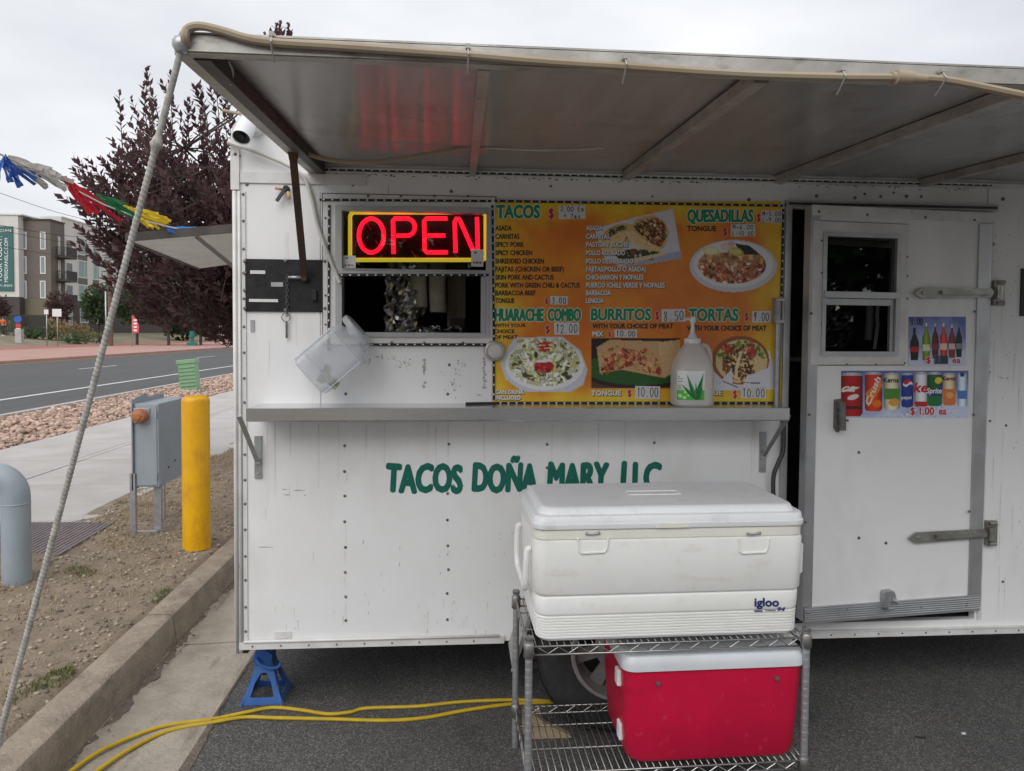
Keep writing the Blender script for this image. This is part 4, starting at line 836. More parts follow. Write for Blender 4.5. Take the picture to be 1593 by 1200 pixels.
# ---- light strips of small diodes on black tape
mat('led_white', (.75,.75,.74), None, rough=.4)
def led(label, runs, group='light strips on the trailer', y=-.0125):
    p0 = PY(*runs[0][:2]); t = thing('light_strip', label, 'light strip', (p0.x, 0, p0.z), 0, group); d = MB()
    for (x0, y0, x1, y1) in runs:
        A, B = PY(x0, y0, 0), PY(x1, y1, 0); v = B-A; L_ = v.length; v.normalize(); A.y = B.y = y; s_ = Vector((-v.z, 0, v.x))
        MB().bar(A, B, .0095, .003, s_).build('tape', 'black', t)
        n = int(L_/.034)
        for k in range(n):
            c = A + v*(.017+k*L_/n); d.bar(c-v*.004+Vector((0,-.0028,0)), c+v*.004+Vector((0,-.0028,0)), .0048, .003, s_)
    tag(d.build('diodes', 'led_white', t), kind='stuff')
led('black tape of white diodes framing the service window top and left side', ((498,312,764,314),(513,320,512,545)), y=-.013)
led('short black diode tape along the middle rail of the service window', ((527,429,760,429),), y=-.029)
led('black diode tape below the service window opening', ((560,536,756,536),), y=-.013)
led('black tape of white diodes running all around the menu board', ((769,313.5,1216,321),(766,320,768,530),(768,562,768,622),(772,626.5,1208,626.5),(1217,326,1214,462)), y=-.0105)
led('thin black diode tape along the awning hinge', ((508,266.5,1535,290.5),), y=-.030)

# ---- round puck lamp beside the menu
q = PY(769, 546, -.012); L1 = thing('puck_light', 'round silver puck light mounted between window and menu board', 'light', (q.x, -.011, q.z))
MB().lathe([(.043,.011),(.043,.024),(.040,.030),(.034,.032),(.032,.029)], 32, (q.x, 0, q.z), 'Y').build('ring', 'aluminium', L1)
mat('lens', (.55,.54,.52), (.62,.61,.58), 30, .3); MB().lathe([(.0325,.020),(.0325,.028),(.02,.031),(.0,.032)], 32, (q.x, 0, q.z), 'Y').build('lens', 'lens', L1)

# ---- neon OPEN sign behind the upper pane
emit('neon_red', (1,.005,.020), 4.2); emit('neon_yellow', (.95,.74,.06), .85)
c = PY(650, 367, .03); NS = thing('neon_sign', 'red neon OPEN sign with yellow border in the service window', 'neon sign', (c.x, .03, PY(650,405,.03).z))
fz = lambda x, y: PY(350+x/3.0, 160+y/3.0, .020)
glass('acrylic', (.25,.25,.26), .0, .2)
A, B = PY(535, 326, .034), PY(762, 408, .034); MB().box(A.x, min(B.x, wx1-.016), .034, .038, B.z, A.z).build('backing', 'black', NS)
def rr(x0, y0, x1, y1, r, n=6):
    o = []
    for cx, cy, q0 in ((x1-r,y0+r,-90),(x1-r,y1-r,0),(x0+r,y1-r,90),(x0+r,y0+r,180)):
        for k in range(n+1): q = R(q0+90*k/n); o.append((cx+r*math.cos(q), cy+r*math.sin(q)))
    return o+[o[0]]
MB().tube([fz(*p) for p in rr(584,512,1217,734,22)], .0090, 8, False).build('yellow_tube', 'neon_yellow', NS)
def arc(cx, cy, rx, ry, a0, a1, n=14): return [(cx+rx*math.cos(R(a0+(a1-a0)*k/n)), cy+ry*math.sin(R(a0+(a1-a0)*k/n))) for k in range(n+1)]
Op = [[(683,541)]+arc(683,620,58,79,-90,270,30)[1:]]
Pp = [[(787,705),(784,548),(790,541),(850,541)]+arc(850,581,36,40,-90,90,10)+[(800,621)]]
Ep = [[(1038,541),(938,541),(929,550),(932,690),(940,698),(1040,698)], [(945,620),(1028,620)]]
Np = [[(1076,700),(1072,556),(1080,540),(1090,541),(1098,552),(1158,690)], [(1176,535),(1180,690)]]
for nm, strokes in (('letter_o',Op),('letter_p',Pp),('letter_e',Ep),('letter_n',Np)):
    b = MB()
    for s_ in strokes: b.tube([fz(*p) for p in s_], .0088, 10)
    b.build('letter_tube', 'neon_red', NS)
b = MB()
for x, y in ((700,640),(660,560),(870,690),(895,710),(1100,580)): b.tube([fz(x,y)+Vector((0,.003,0)), fz(x+22,y+34)+Vector((0,.004,0))], .0018, 5)
b.build('wiring', 'galvanised', NS)
for px, py, w_, h_, lb in ((543,407.5,10,9.5,'small white payment sticker at the lower left of the window pane'), (742.5,401.5,9.5,13.5,'small white payment sticker at the lower right of the window pane')):
    p = PY(px, py, .0025); s_ = thing('window_sticker', lb, 'sticker', (p.x, .003, p.z), 0, 'stickers on the service window')
    MB().box(p.x-w_*.0027, p.x+w_*.0027, .0022, .0034, p.z-h_*.0027, p.z+h_*.0027).build('label', 'sticker', s_)
    for k, (u, v, m) in enumerate(((-.5,-.55,'ink_red'),(.0,-.55,'ink_blue'),(.5,-.55,'ink_red'),(-.3,.6,'ink_black'))): MB().box(p.x+(u-.18)*w_*.0027, p.x+(u+.18)*w_*.0027, .0016, .0021, p.z+(v-.1)*h_*.0027, p.z+(v+.1)*h_*.0027).build('print', m, s_)

# ---- drink posters on the door
def dmap(off): return lambda px, py: DM @ Vector((dxz(px, py)[0], -off, dxz(px, py)[1]))
def poster(name, label, box, paint, step):
    x0, y0, x1, y1 = box; p = dmap(.001)((x0+x1)/2, y1); t = thing(name, label, 'poster', tuple(p), 0, 'drink posters on the trailer door')
    b = MB(); q = [(x0,y0),(x1,y0),(x1,y1),(x0,y1)]; b.add([dmap(.0007)(*k) for k in q]+[dmap(.0016)(*k) for k in q], [(0,1,2,3),(4,5,6,7),(0,1,5,4),(1,2,6,5),(2,3,7,6),(3,0,4,7)]); b.build('sheet', 'board_white', t)
    P = Pic(x0, y0, x1, y1, step); paint(P); P.build('printed_picture', dmap(.0021), 'print', t); return t
def sky_bg(P):
    x0, y0, x1, y1 = P.b; v = (P.Y-y0)/(y1-y0); n = P.noise(30, 2); a = np.clip(v*1.1+.25*n, 0, 1)[..., None]; P.C[:] = np.array([.36,.40,.66])*(1-a)+np.array([.80,.82,.92])*a
def bottles(P):
    sky_bg(P)
    for cx, yt, yb, r, body, cap, lab in ((1422,511,560,6.8,(.10,.06,.06),(.12,.1,.1),(.72,.1,.12)),(1440,503,560,6.6,(.52,.62,.14),(.85,.87,.8),(.86,.88,.70)),(1454,504,557,5.4,(.36,.12,.16),(.85,.8,.8),(.5,.2,.25)),(1467,504,557,6.2,(.86,.26,.16),(.9,.85,.8),(.92,.80,.76)),(1480,506,556,5.6,(.55,.18,.20),(.9,.85,.85),(.86,.75,.72)),(1491,506,555,5.2,(.08,.09,.13),(.25,.62,.40),(.55,.55,.58))):
        for t in np.linspace(0, 1, 40):
            w_ = r*(.30 if t < .18 else .30+(t-.18)/.22*.62 if t < .40 else .92+.10*math.sin((t-.4)*8)); y = yt+(yb-yt)*t
            m = (abs(P.X-cx) <= w_) & (abs(P.Y-y) <= (yb-yt)/70); s_ = 1.15-.5*abs(P.X[m]-cx)/max(w_, .1)
            P.C[m] = np.clip(np.array(cap if t < .10 else body)*s_[:, None], 0, 1)
        P.put(P.rect(cx-r*.85, yb-(yb-yt)*.42, cx+r*.85, yb-(yb-yt)*.24), lab, .1)
    P.put(P.rect(1452,553,1474,567), (.35,.35,.40), .1)
t = poster('drink_poster', 'small poster of glass soda bottles taped beside the door window', (1413,493,1502,570), bottles, .7)
b = MB(); hand(b, '3.00', 1415, 1436, 496, 506, dmap(.0026), 1.3, 5); b.build('handwriting', 'ink_black', t); b = MB(); hand(b, '2.00', 1454, 1473, 555, 565, dmap(.0026), 1.3, 6); b.build('handwriting', 'ink_black', t)
b, c_ = MB(), MB()
for s_, x0, x1 in (('$',1440,1447),('ea',1481,1493)): o_ = word('price_outline', 'ink_white', t, s_, x0, x1, 556, 565, dmap(.0026), .14); word('price_lettering', 'ink_red', o_, s_, x0, x1, 556, 565, dmap(.0031), .045)
def cans(P):
    sky_bg(P); x0, y0, x1, y1 = P.b; r_ = np.random.RandomState(4)
    for _ in range(140): P.put(P.ell(r_.uniform(x0,x1), r_.uniform(630,650), r_.uniform(.5,1.8), r_.uniform(.4,1.2)), np.array([.86,.88,.95])*r_.uniform(.7,1.1))
    for cx, w_, yt, yb, body, top in ((1324,16.5,581,647,(.66,.07,.09),(.72,.1,.12)),(1357,13.5,580,639,(.80,.20,.10),(.7,.14,.1)),(1385,12.5,581,637,(.84,.82,.70),(.8,.8,.75)),(1409,9.5,581,633,(.12,.22,.55),(.15,.25,.55)),(1431,11,580,632,(.86,.86,.88),(.8,.8,.82)),(1452,12,580,631,(.08,.36,.20),(.75,.78,.78)),(1475,10.5,581,630,(.88,.78,.62),(.8,.8,.78)),(1496,8,581,632,(.80,.86,.94),(.2,.3,.6))):
        dx = (P.X-cx)/w_; t = (P.Y-yt)/(yb-yt)+.04*(1-dx**2)*0
        m = (abs(dx) <= np.where(t < .07, .80+t*2.6, np.where(t > .93, 1-(t-.93)*2.4, 1.0))) & (t >= 0-.015*(1-dx**2)) & (t <= 1+.02*(1-dx**2))
        s_ = (1.12-.55*np.abs(dx[m]-.0)**2.2); P.C[m] = np.clip(np.array(body)*s_[:, None], 0, 1); mm = m & (t < .055); P.C[mm] = np.array([.78,.78,.80])*(1.05-.3*abs(dx[mm]))[:, None]
        if cx == 1324: P.put(m & P.ell(1326,618,9,4,-.3), (.9,.85,.85)); P.put(m & P.ell(1322,606,14,2,-.25), (.92,.9,.9)); P.put(m & P.rect(1310,632,1338,637), (.30,.04,.06), .3)
        if cx == 1357: P.put(m & P.poly([(1345,612),(1368,588),(1371,600),(1349,634)]), (.93,.50,.12), .1); P.put(m & P.ell(1362,628,7,6), (.92,.45,.12))
        if cx == 1385: P.put(m & (t > .42) & (t < .72), (.30,.55,.20), .08); P.put(m & P.ell(1388,626,8,6), (.88,.62,.24), .1)
        if cx == 1409: P.put(P.ell(1410,598,7.5,7.5), (.92,.92,.94)); P.put(P.ell(1410,598,7.5,7.5) & (P.Y < 596.5+2.2*np.sin((P.X-1403)*.42)), (.80,.10,.14)); P.put(P.ell(1410,598,7.5,7.5) & (P.Y > 600+2.0*np.sin((P.X-1403)*.42)), (.10,.22,.60))
        if cx == 1431: P.put(m & (t > .86), (.75,.12,.16), .1)
        if cx == 1452: P.put(m & P.poly([(1440,612),(1465,600),(1465,612),(1440,622)]), (.10,.25,.52)); P.put(m & P.ell(1458,592,6,5,-.5), (.90,.80,.18)); P.put(m & (t > .72), (.10,.45,.22), .1)
        if cx == 1475: P.put(m & (t > .5), (.86,.48,.22), .06); P.put(m & P.ell(1476,615,6,5), (.92,.66,.40))
        if cx == 1496: P.put(m & (t > .52) & (t < .78), (.30,.48,.74), .1); P.put(P.rect(1493,580,1499,586), (.15,.20,.45))
t = poster('drink_poster', 'wide poster of a row of soda cans below the door window', (1308,577,1506,650), cans, .8)
for s_, x0, x1 in (('$',1416,1422),('1.00',1430,1452),('ea',1460,1471)): o_ = word('price_outline', 'ink_white', t, s_, x0, x1, 634, 645, dmap(.0027), .14); word('price_lettering', 'ink_red', o_, s_, x0, x1, 634, 645, dmap(.0032), .045)
def crush(px, py): return dmap(.0029)(1357+(py-608)*.62*1.0+(px-1357)*.5, 608-(px-1357)*1.25+(py-608)*.35)
for s_, x0, x1, yt, yb, m, sh_, fm_ in (('ca',1309,1330,598,609,'ink_white',.4,dmap(.0027)),('Sprite',1441,1464,604,612,'ink_white',.2,dmap(.0031)),('pepsi',1402,1417,616,621,'ink_white',0,dmap(.0027)),('ke',1421,1442,596,610,'ink_red',.2,dmap(.0029)),('Kerns',1374,1397,588,595,'ink_black',0,dmap(.0029)),('Kerns',1466,1485,586,592,'ink_black',0,dmap(.0029)),('Crush',1340,1374,602,614,'ink_white',.1,crush)):
    word('can_lettering', m, t, s_, x0, x1, yt, yb, fm_, .05, sh_)

# ================================================================== things on and around the trailer
# ---- inside: crumpled foil, hung garments, a panel
def crumple(name, label, x0, x1, z0, z1, y, seed, bow=.05):
    rs_ = np.random.RandomState(seed); nx, nz = 16, 22; vs = []; fs = []
    for j in range(nz+1):
        for i in range(nx+1):
            vs.append((x0+(x1-x0)*i/nx+rs_.uniform(-.008,.008), y+rs_.uniform(-.025,.025)+bow*math.sin(i*.9), z0+(z1-z0)*j/nz+rs_.uniform(-.008,.008)))
    for j in range(nz):
        for i in range(nx): a = j*(nx+1)+i; fs += [(a, a+1, a+nx+2), (a, a+nx+2, a+nx+1)]
    n = len(vs); vs += [(p[0], p[1]+.0015, p[2]) for p in vs]; fs += [tuple(i+n for i in f)[::-1] for f in fs]
    return tag(MB().add(vs, fs).build(name, 'foil'), label, 'foil', 'crumpled foil inside the trailer')
a, b = PY(606, 432, .31), PY(655, 528, .31); crumple('foil_sheet', 'crumpled silver foil hanging in the open service window', a.x-.02, b.x+.02, b.z-.05, a.z+.1, .31, 3)
a, b = PY(650, 508, .31), PY(700, 525, .31); crumple('foil_sheet', 'crumpled foil heap on the ledge under the hung garments', a.x, b.x+.05, b.z-.04, a.z, .31, 5, .02)
a, b = PY(1276, 470, .75), PY(1322, 536, .75); crumple('foil_sheet', 'crumpled silver foil seen through the door window', a.x, b.x, b.z-.02, a.z+.1, .72, 8)
for k, (px, w_, yb, lb) in enumerate(((652,.040,478,'grey garment sleeve hanging leftmost in the service window'),(681,.042,486,'grey garment sleeve hanging beside the wooden panel in the window'))):
    p = PY(px, 430, .30); q = PY(px, yb, .30); g = MB(); secs = []
    for j in range(9):
        t = j/8; z = p.z+.14+(q.z-p.z-.14)*t; secs.append([Vector((p.x+(w_*(1-.10*t))*math.cos(s)*(1+.08*math.sin(3*s+j)), .30+.035*math.sin(s)*(1+.1*math.cos(2*s)), z)) for s in np.linspace(0, 6.283, 15)[:-1]])
    g.loft(secs); o = g.build('hanging_sleeve', 'grey_cloth'); tag(o, lb, 'garment', 'garments hung inside the trailer')
a, b = PY(696, 432, .36), PY(724, 521, .36); t = thing('wooden_panel', 'dark wooden panel standing inside the service window', 'panel', (a.x, .36, b.z)); MB().box(a.x, b.x, .36, .385, b.z-.1, a.z+.15, .003).build('board', 'dark_wood', t); p = PY(711, 505, .355); MB().box(p.x-.035, p.x+.035, .345, .3595, p.z-.035, p.z+.03, .003).build('latch', 'black', t)
p = PY(1345, 500, .70); tag(MB().tube([(p.x,.66,p.z-.10),(p.x+.006,.66,p.z+.02),(p.x,.66,p.z+.2)], .020, 10).build('white_pipe', 'lid_grey'), 'pale upright pipe seen through the door window', 'pipe')
p = PY(1368, 500, .40); tag(MB().strip([(p.x-.01,.42,p.z-.14),(p.x+.004,.42,p.z-.02),(p.x,.42,p.z+.03),(p.x+.004,.42,p.z+.12)], (.018,0,0), .002).build('white_strap', 'ink_white'), 'narrow white strap hanging inside the door window', 'strap')
p = PY(1237, 556, .30); tag(MB().box(1.30, 1.95, .28, .46, p.z-.02, p.z, .003).build('inner_shelf', 'dark_wood'), 'small wooden shelf glimpsed in the gap of the open door', 'shelf')

# ---- tip jar hung askew on the wall, with a banknote in it
plastic_clear('clear_plastic', (.70,.72,.76), .54, .15)
JC = PY(521, 555, -.085); JM = Matrix.Translation(JC) @ Matrix.Rotation(R(49), 4, 'Y')
TJ = thing('tip_jar', 'clear plastic tip jar hung tilted on the wall below the window', 'jar', tuple(JC))
j = MB(); hw, hl = .093, .125
secs = [rrect(hw-.012,.070,.03,-hl), rrect(hw-.002,.078,.03,-hl+.008), rrect(hw,.080,.03,-hl+.05), rrect(hw-.003,.077,.03,-hl+.056), rrect(hw,.080,.03,-hl+.062), rrect(hw,.080,.03,hl-.06), rrect(hw-.003,.077,.03,hl-.055), rrect(hw,.080,.03,hl-.05), rrect(hw-.012,.070,.03,hl-.025), rrect(.062,.058,.05,hl-.012), rrect(.060,.056,.05,hl+.012)]
j.loft(secs, True); j.xf(JM); j.build('body', 'clear_plastic', TJ)
j = MB()
for zz_ in (-hl+.056, hl-.055): j.tube(rrect(hw+.001,.081,.03,zz_)+[rrect(hw+.001,.081,.03,zz_)[0]], .0022, 6, False)
for sx in (-1,1): j.tube([(sx*(hw-.006),-.074,-hl+.01),(sx*(hw-.006),-.074,hl-.05)], .0022, 6)
plastic_clear('plastic_edge', (.72,.75,.80), .35, .15); j.xf(JM); j.build('ridges', 'plastic_edge', TJ)
j = MB(); j.loft([rrect(.066,.062,.055,hl+.002), rrect(.069,.065,.055,hl+.006), rrect(.069,.065,.055,hl+.026), rrect(.064,.060,.055,hl+.030)]); j.xf(JM @ Matrix.Translation((-.028,0,-.006))); j.build('lid', 'clear_plastic', TJ)
P = Pic(0, 0, 60, 26, 1.0); P.C[:] = (.62,.65,.56); P.put(P.rect(3,3,57,23), (.42,.46,.38), .2); P.put(P.ell(30,13,8,9), (.70,.72,.63), .06); P.put(P.ell(30,12,4,6), (.40,.42,.36), .2); P.put(P.rect(6,5,14,10), (.70,.72,.62)); P.put(P.rect(46,16,54,21), (.70,.72,.62))
p = PY(516, 586, -.10); BN = thing('banknote', 'folded green dollar banknotes at the bottom of the tip jar', 'banknote', tuple(p))
def bmap(ox, oz, ang, yy, s=.0022): 
    c_, s_ = math.cos(ang), math.sin(ang); return lambda u, v: Vector((p.x+ox+((u-30)*c_-(v-13)*s_)*s, yy+.0006*(u-30)*.4, p.z+oz-((u-30)*s_+(v-13)*c_)*s))
P.build('note', bmap(.002,-.012,R(-140),-.148,.0014), 'print', BN); P.build('note', bmap(-.022,.012,R(120),-.140,.0013), 'print', BN)

# ---- hand sanitiser jug on the counter
plastic_clear('milky_plastic', (.76,.75,.74), .38, .30)
jx, jy = PY(1076, 600, -.10).x, -.10; JG = thing('pump_jug', 'translucent gallon jug with white pump and aloe label on the counter', 'bottle', (jx, jy, sz))
H = .283; j = MB()
pr = [(.070,.0),(.080,.008),(.081,.05),(.081,.14),(.079,.15),(.0795,.155),(.078,.165),(.066,.20),(.050,.232),(.036,.252),(.031,.262),(.031,.27)]
secs = []
for r_, h_ in pr: secs.append(rrect(r_, r_*.92, r_*.62, sz+.001+h_, 6, jx, jy))
j.loft(secs); j.build('body', 'milky_plastic', JG)
j = MB(); j.tube(smooth_path([(jx+.034,jy,sz+.252),(jx+.058,jy,sz+.250),(jx+.072,jy,sz+.225),(jx+.077,jy,sz+.185),(jx+.074,jy,sz+.155)], 4), [.011]*17, 8); j.build('handle', 'milky_plastic', JG)
j = MB(); j.lathe([(.034,sz+.262),(.034,sz+.281),(.020,sz+.285),(.013,sz+.300),(.009,sz+.304),(.007,sz+.345),(.013,sz+.350),(.013,sz+.370),(.008,sz+.373)], 20, (jx,jy,0)); j.tube([(jx,jy,sz+.361),(jx-.030,jy-.01,sz+.363),(jx-.036,jy-.012,sz+.356)], .006, 8); j.build('pump', 'lid_white', JG)
P = Pic(0, 0, 60, 72, .8); P.C[:] = (.88,.90,.88); v = (P.Y/72)[..., None]; P.C[:] = np.array([.90,.92,.92])*(1-v*.15)
P.put(P.rect(0,48,60,72), (.30,.68,.30), .12); 
for cx, cy, r_ in ((20,52,4),(18,66,4),(26,60,3),(8,62,5)): P.put(P.ell(cx,cy,r_,r_), (.72,.90,.55))
for base, tip, w_ in (((46,70),(10,32),7),((44,70),(22,8),7),((48,70),(40,26),5),((47,70),(58,4),8),((50,70),(56,38),6)):
    d_ = Vector((tip[0]-base[0], tip[1]-base[1])); n_ = Vector((-d_.y, d_.x)).normalized()*w_; bx = Vector(base); mid = bx+d_*.45
    P.put(P.poly([tuple(bx-n_*.6), tuple(mid-n_*.85), tip, tuple(mid+n_*.35), tuple(bx+n_*.6)]), (.10,.42,.18), .1); P.put(P.poly([tuple(bx), tuple(mid-n_*.1), tip, tuple(mid+n_*.35), tuple(bx+n_*.6)]), (.22,.58,.28), .1)
for y in (14,20,26,36,40,44): P.put(P.rect(2, y, 2+random.Random(y).uniform(5,14), y+1.2), (.35,.45,.40))
lo = P.build('label', lambda u, v: Vector((u/60, 0, v/72)), 'print', JG)
me = lo.data; co = np.zeros(len(me.vertices)*3); me.vertices.foreach_get('co', co); co = co.reshape(-1, 3)+np.array(JG['_o'])
u_, v_ = co[:, 0].copy(), co[:, 2].copy(); sec = rrect(.0818, .0818*.92, .0818*.62, 0, 14)
front = sorted([q for q in sec if q.y < -.001], key=lambda q: math.atan2(q.y, q.x)); fx = np.array([q.x for q in front]); fy = np.array([q.y for q in front]); sarc = np.concatenate([[0], np.cumsum(np.hypot(np.diff(fx), np.diff(fy)))])
s_at = sarc[-1]*(.10+.53*u_); co = np.stack([np.interp(s_at, sarc, fx), np.interp(s_at, sarc, fy), .030+.120*(1-v_)+.001], 1); me.vertices.foreach_set('co', co.ravel()); me.update()
# a dark tool lying on the counter
p = PY(745, 631, -.06); tag(MB().bar((p.x-.055,-.06,sz+.005),(p.x+.075,-.03,sz+.004), .012, .007, (0,0,1)).build('dark_skewer', 'black'), 'thin dark tool lying on the metal counter below the window', 'tool')

# ---- security camera on the corner
p = PY(381, 202, -.10); SCM = thing('security_camera', 'white security camera mounted on the top left trailer corner', 'camera', (p.x, 0, p.z+.06))
ax = Vector((-.10, -.62, -.78)).normalized(); M_ = Matrix.Translation(p) @ ax.to_track_quat('Z', 'Y').to_matrix().to_4x4()
MB().lathe([(.0,-.065),(.022,-.062),(.033,-.045),(.036,-.02),(.036,.045),(.034,.052),(.032,.046)], 24, caps=False).xf(M_).build('housing', 'lid_white', SCM)
b = MB().lathe([(.0325,.030),(.0325,.046),(.030,.047),(.026,.044),(.0,.044)], 24).xf(M_).build('face', 'black', SCM); MB().lathe([(.012,.043),(.012,.052),(.009,.053),(.0,.050)], 16).xf(M_).build('lens', 'black_rubber', SCM)
b = MB(); b.lathe([(.045,0),(.045,.018),(.036,.032),(.0,.036)], 24, (p.x+.012,0,p.z+.045), 'Y'); b.tube([(p.x+.012,-.025,p.z+.045),(p.x+.008,-.06,p.z+.03),p+Vector((0,.02,.01))], .018, 10); b.build('mount', 'lid_white', SCM)

# ---- cables
def cable(label, pts, r, m='beige_cable', n=6, ties=None, group=None, fl=None):
    p0 = Vector(pts[0]); t = thing('cable', label, 'cable', tuple(p0), 0, group)
    MB().tube(smooth_path(pts, n), r, 8, True, True, fl).build('sheath', m, t)
    for k in (ties or []): k.build('zip_tie', 'tie', t)
    return t
E3 = lambda px, py, dy=-.016: PY(px, py, AY+dy)
pts = [PY(402,190,-.62), PY(395,172,-.70), PY(330,100,-1.2), E3(299,82,.02), E3(288,62), E3(292,46), E3(312,41), E3(345,48), E3(385,60), E3(425,66), E3(520,72), E3(640,80), E3(728,86), E3(860,97), E3(972,104), E3(1090,112), E3(1190,117), E3(1310,120), E3(1395,121), E3(1465,124), E3(1530,136), E3(1600,150), E3(1720,170)]
ties = []
mat('tie', (.40,.39,.36), None, rough=.6)
for px, py in ((423,69),(728,88),(972,104),(1310,122),(1465,124)):
    c = E3(px, py, -.016); z1 = c.z+.020; z0 = c.z-.030
    b = MB(); b.tube([(c.x, AY+.02, z1), (c.x, AY-.014, z1+.002), (c.x+.001, AY-.030, c.z), (c.x, AY-.012, c.z-.018), (c.x, AY+.006, z0)], .0020, 6); b.box(c.x-.005, c.x+.005, AY-.022, AY-.010, z1-.004, z1+.006); ties.append(b)
cable('thick beige cable tied along the front edge of the awning', pts[3:], [.0095]*(6*(len(pts)-4)+1), ties=ties)
c = E3(1405, 121, -.016); JT = thing('cable_joint', 'tan coupling on the cable near the right end of the awning edge', 'coupling', tuple(c)); b = MB(); b.tube([c+Vector((-.030,0,.001)), c+Vector((-.020,0,.0)), c+Vector((-.018,0,0)), c+Vector((.018,0,-.001)), c+Vector((.020,0,-.001)), c+Vector((.055,0,-.002))], [.011,.012,.017,.017,.012,.011], 12); b.build('sleeve', 'beige_cable', JT)
side = lambda px, py, Y: PY(px, py, Y)
cable('flat beige cable drooping from the awning corner across its underside', [side(388,168,-.78), side(396,188,-.74), side(412,203,-.68), side(440,212,-.60), side(456,217,-.52), side(470,236,-.36), side(520,250,-.34), side(580,252,-.36), side(650,243,-.38), side(735,228,-.42)], [(.008,.0045)]*55)
cable('thin wire strung between the ribs under the awning', [side(735,229,-.42), side(850,234,-.45), side(960,228,-.46), side(1066,212,-.48), side(1200,222,-.50), side(1330,222,-.50), side(1415,214,-.50), side(1593,228,-.5), side(1800,236,-.5)], .0035, 'white_cable')
cable('pale cable sagging across the top left of the trailer wall', [PY(354,222,-.03), PY(385,232,-.03), PY(420,245,-.03), PY(452,260,-.03), PY(474,278,-.02), PY(486,312,-.015), PY(494,350,-.015), PY(508,390,-.020), PY(529,440,-.028)], .008, 'white_cable')
cable('short pale cable end sticking out behind the security camera', [PY(346,172,.06), PY(362,175,.05), PY(384,180,.02)], .006, 'beige_cable', 4)
cable('thin loose wire end hanging under the left awning corner', [side(355,95,-1.25), side(362,112,-1.22), side(358,132,-1.2)], .003, 'white_cable')
p = PY(440, 297, -.02); PG = thing('wire_plug', 'black plug with taped wire ends poking out of the upper wall', 'plug', (p.x, 0, p.z)); b = MB(); b.lathe([(.013,0),(.013,.02),(.010,.026),(0,.026)], 12, (p.x+.012,0,p.z+.01), 'Y'); b.bar((p.x+.008,-.025,p.z+.004), (p.x-.022,-.032,p.z-.045), .012, .010, (1,0,0)); b.build('plug', 'black', PG)
mat('tan_tape', (.50,.30,.20), None, rough=.6); mat('yellow_tape', (.60,.42,.16), None, rough=.6); MB().tube([(p.x+.002,-.02,p.z+.005),(p.x-.030,-.024,p.z+.010)], .006, 8).build('wire_end', 'tan_tape', PG); MB().tube([(p.x+.020,-.02,p.z-.004),(p.x+.026,-.024,p.z-.034)], .007, 8).build('wire_end', 'yellow_tape', PG)

# ---- guy rope from the awning corner to the ground
A = PY(283, 73, AY); Bq = PZ(-62, 1372, .16); RP = thing('guy_rope', 'pale twisted guy rope stretched from awning corner to the ground', 'rope', tuple(Bq))
N_ = 1500; vs = []; L_ = (A-Bq).length; d = (A-Bq).normalized(); a_ = d.orthogonal().normalized(); b_ = d.cross(a_); nn = 10
sag = Vector((.0, -.0, -.012)); rp = MB(); secs = []
for i in range(N_+1):
    t = i/N_; c = Bq + (A-Bq)*t + sag*math.sin(math.pi*t); kn = sum(.006*math.exp(-((t-q)/.0055)**2) for q in (.905,)) + .004*math.exp(-((t-.20)/.006)**2)
    sec = []
    for k in range(nn):
        q = 6.283*k/nn; rr_ = .0072+(.00055*math.cos(q + t*L_*560)+.0003*math.cos(2*q+t*L_*1120))*(1 if t < .9 else .3)+kn*(1+.25*math.sin(q*2+t*900)); sec.append(c+a_*math.cos(q)*rr_+b_*math.sin(q)*rr_)
    secs.append(sec)
rp.loft(secs); rp.build('strand', 'rope', RP)
kb = MB(); kb.lathe([(0,-.020),(.013,-.016),(.020,-.004),(.019,.008),(.010,.018),(0,.020)], 14, tuple(A+Vector((.0,0,.004)))); kb.tube([A+Vector((.015,0,.006)), A+Vector((.040,.004,.010))], .008, 8); kb.build('end_knot', 'galvanised', RP)
MB().tube([Bq+Vector((0,0,.02)), Bq+Vector((-.02,0,-.12))], .012, 8).build('ground_pin', 'rusty_dark', RP)

# ---- wire rack with two coolers
RK = thing('wire_rack', 'low chrome wire rack carrying the white and red coolers', 'rack', (.236, -.70, 0), R(1.1))
rw, rdp = .957, .424
for (x, y) in ((0,0),(rw,0),(0,rdp),(rw,rdp)):
    b = MB(); b.tube([(x,y,.0),(x,y,.612)], .0125, 14)
    for k in range(23): b.lathe([(.0126,.03+k*.0254-.0012),(.0131,.03+k*.0254),(.0126,.03+k*.0254+.0012)], 14, (x,y,0))
    po = b.build('post', 'galvanised', RK, False); c = MB(); c.lathe([(.0135,.608),(.0150,.612),(.0140,.620),(0,.622)], 14, (x,y,0)); c.build('cap', 'chrome_wire', po, False)
    for z in (.585, .155):
        c = MB(); c.lathe([(.0165,z-.034),(.0185,z-.030),(.0175,z+.010),(.0155,z+.014)], 14, (x,y,0)); c.build('collar', 'chrome_wire', po, False)
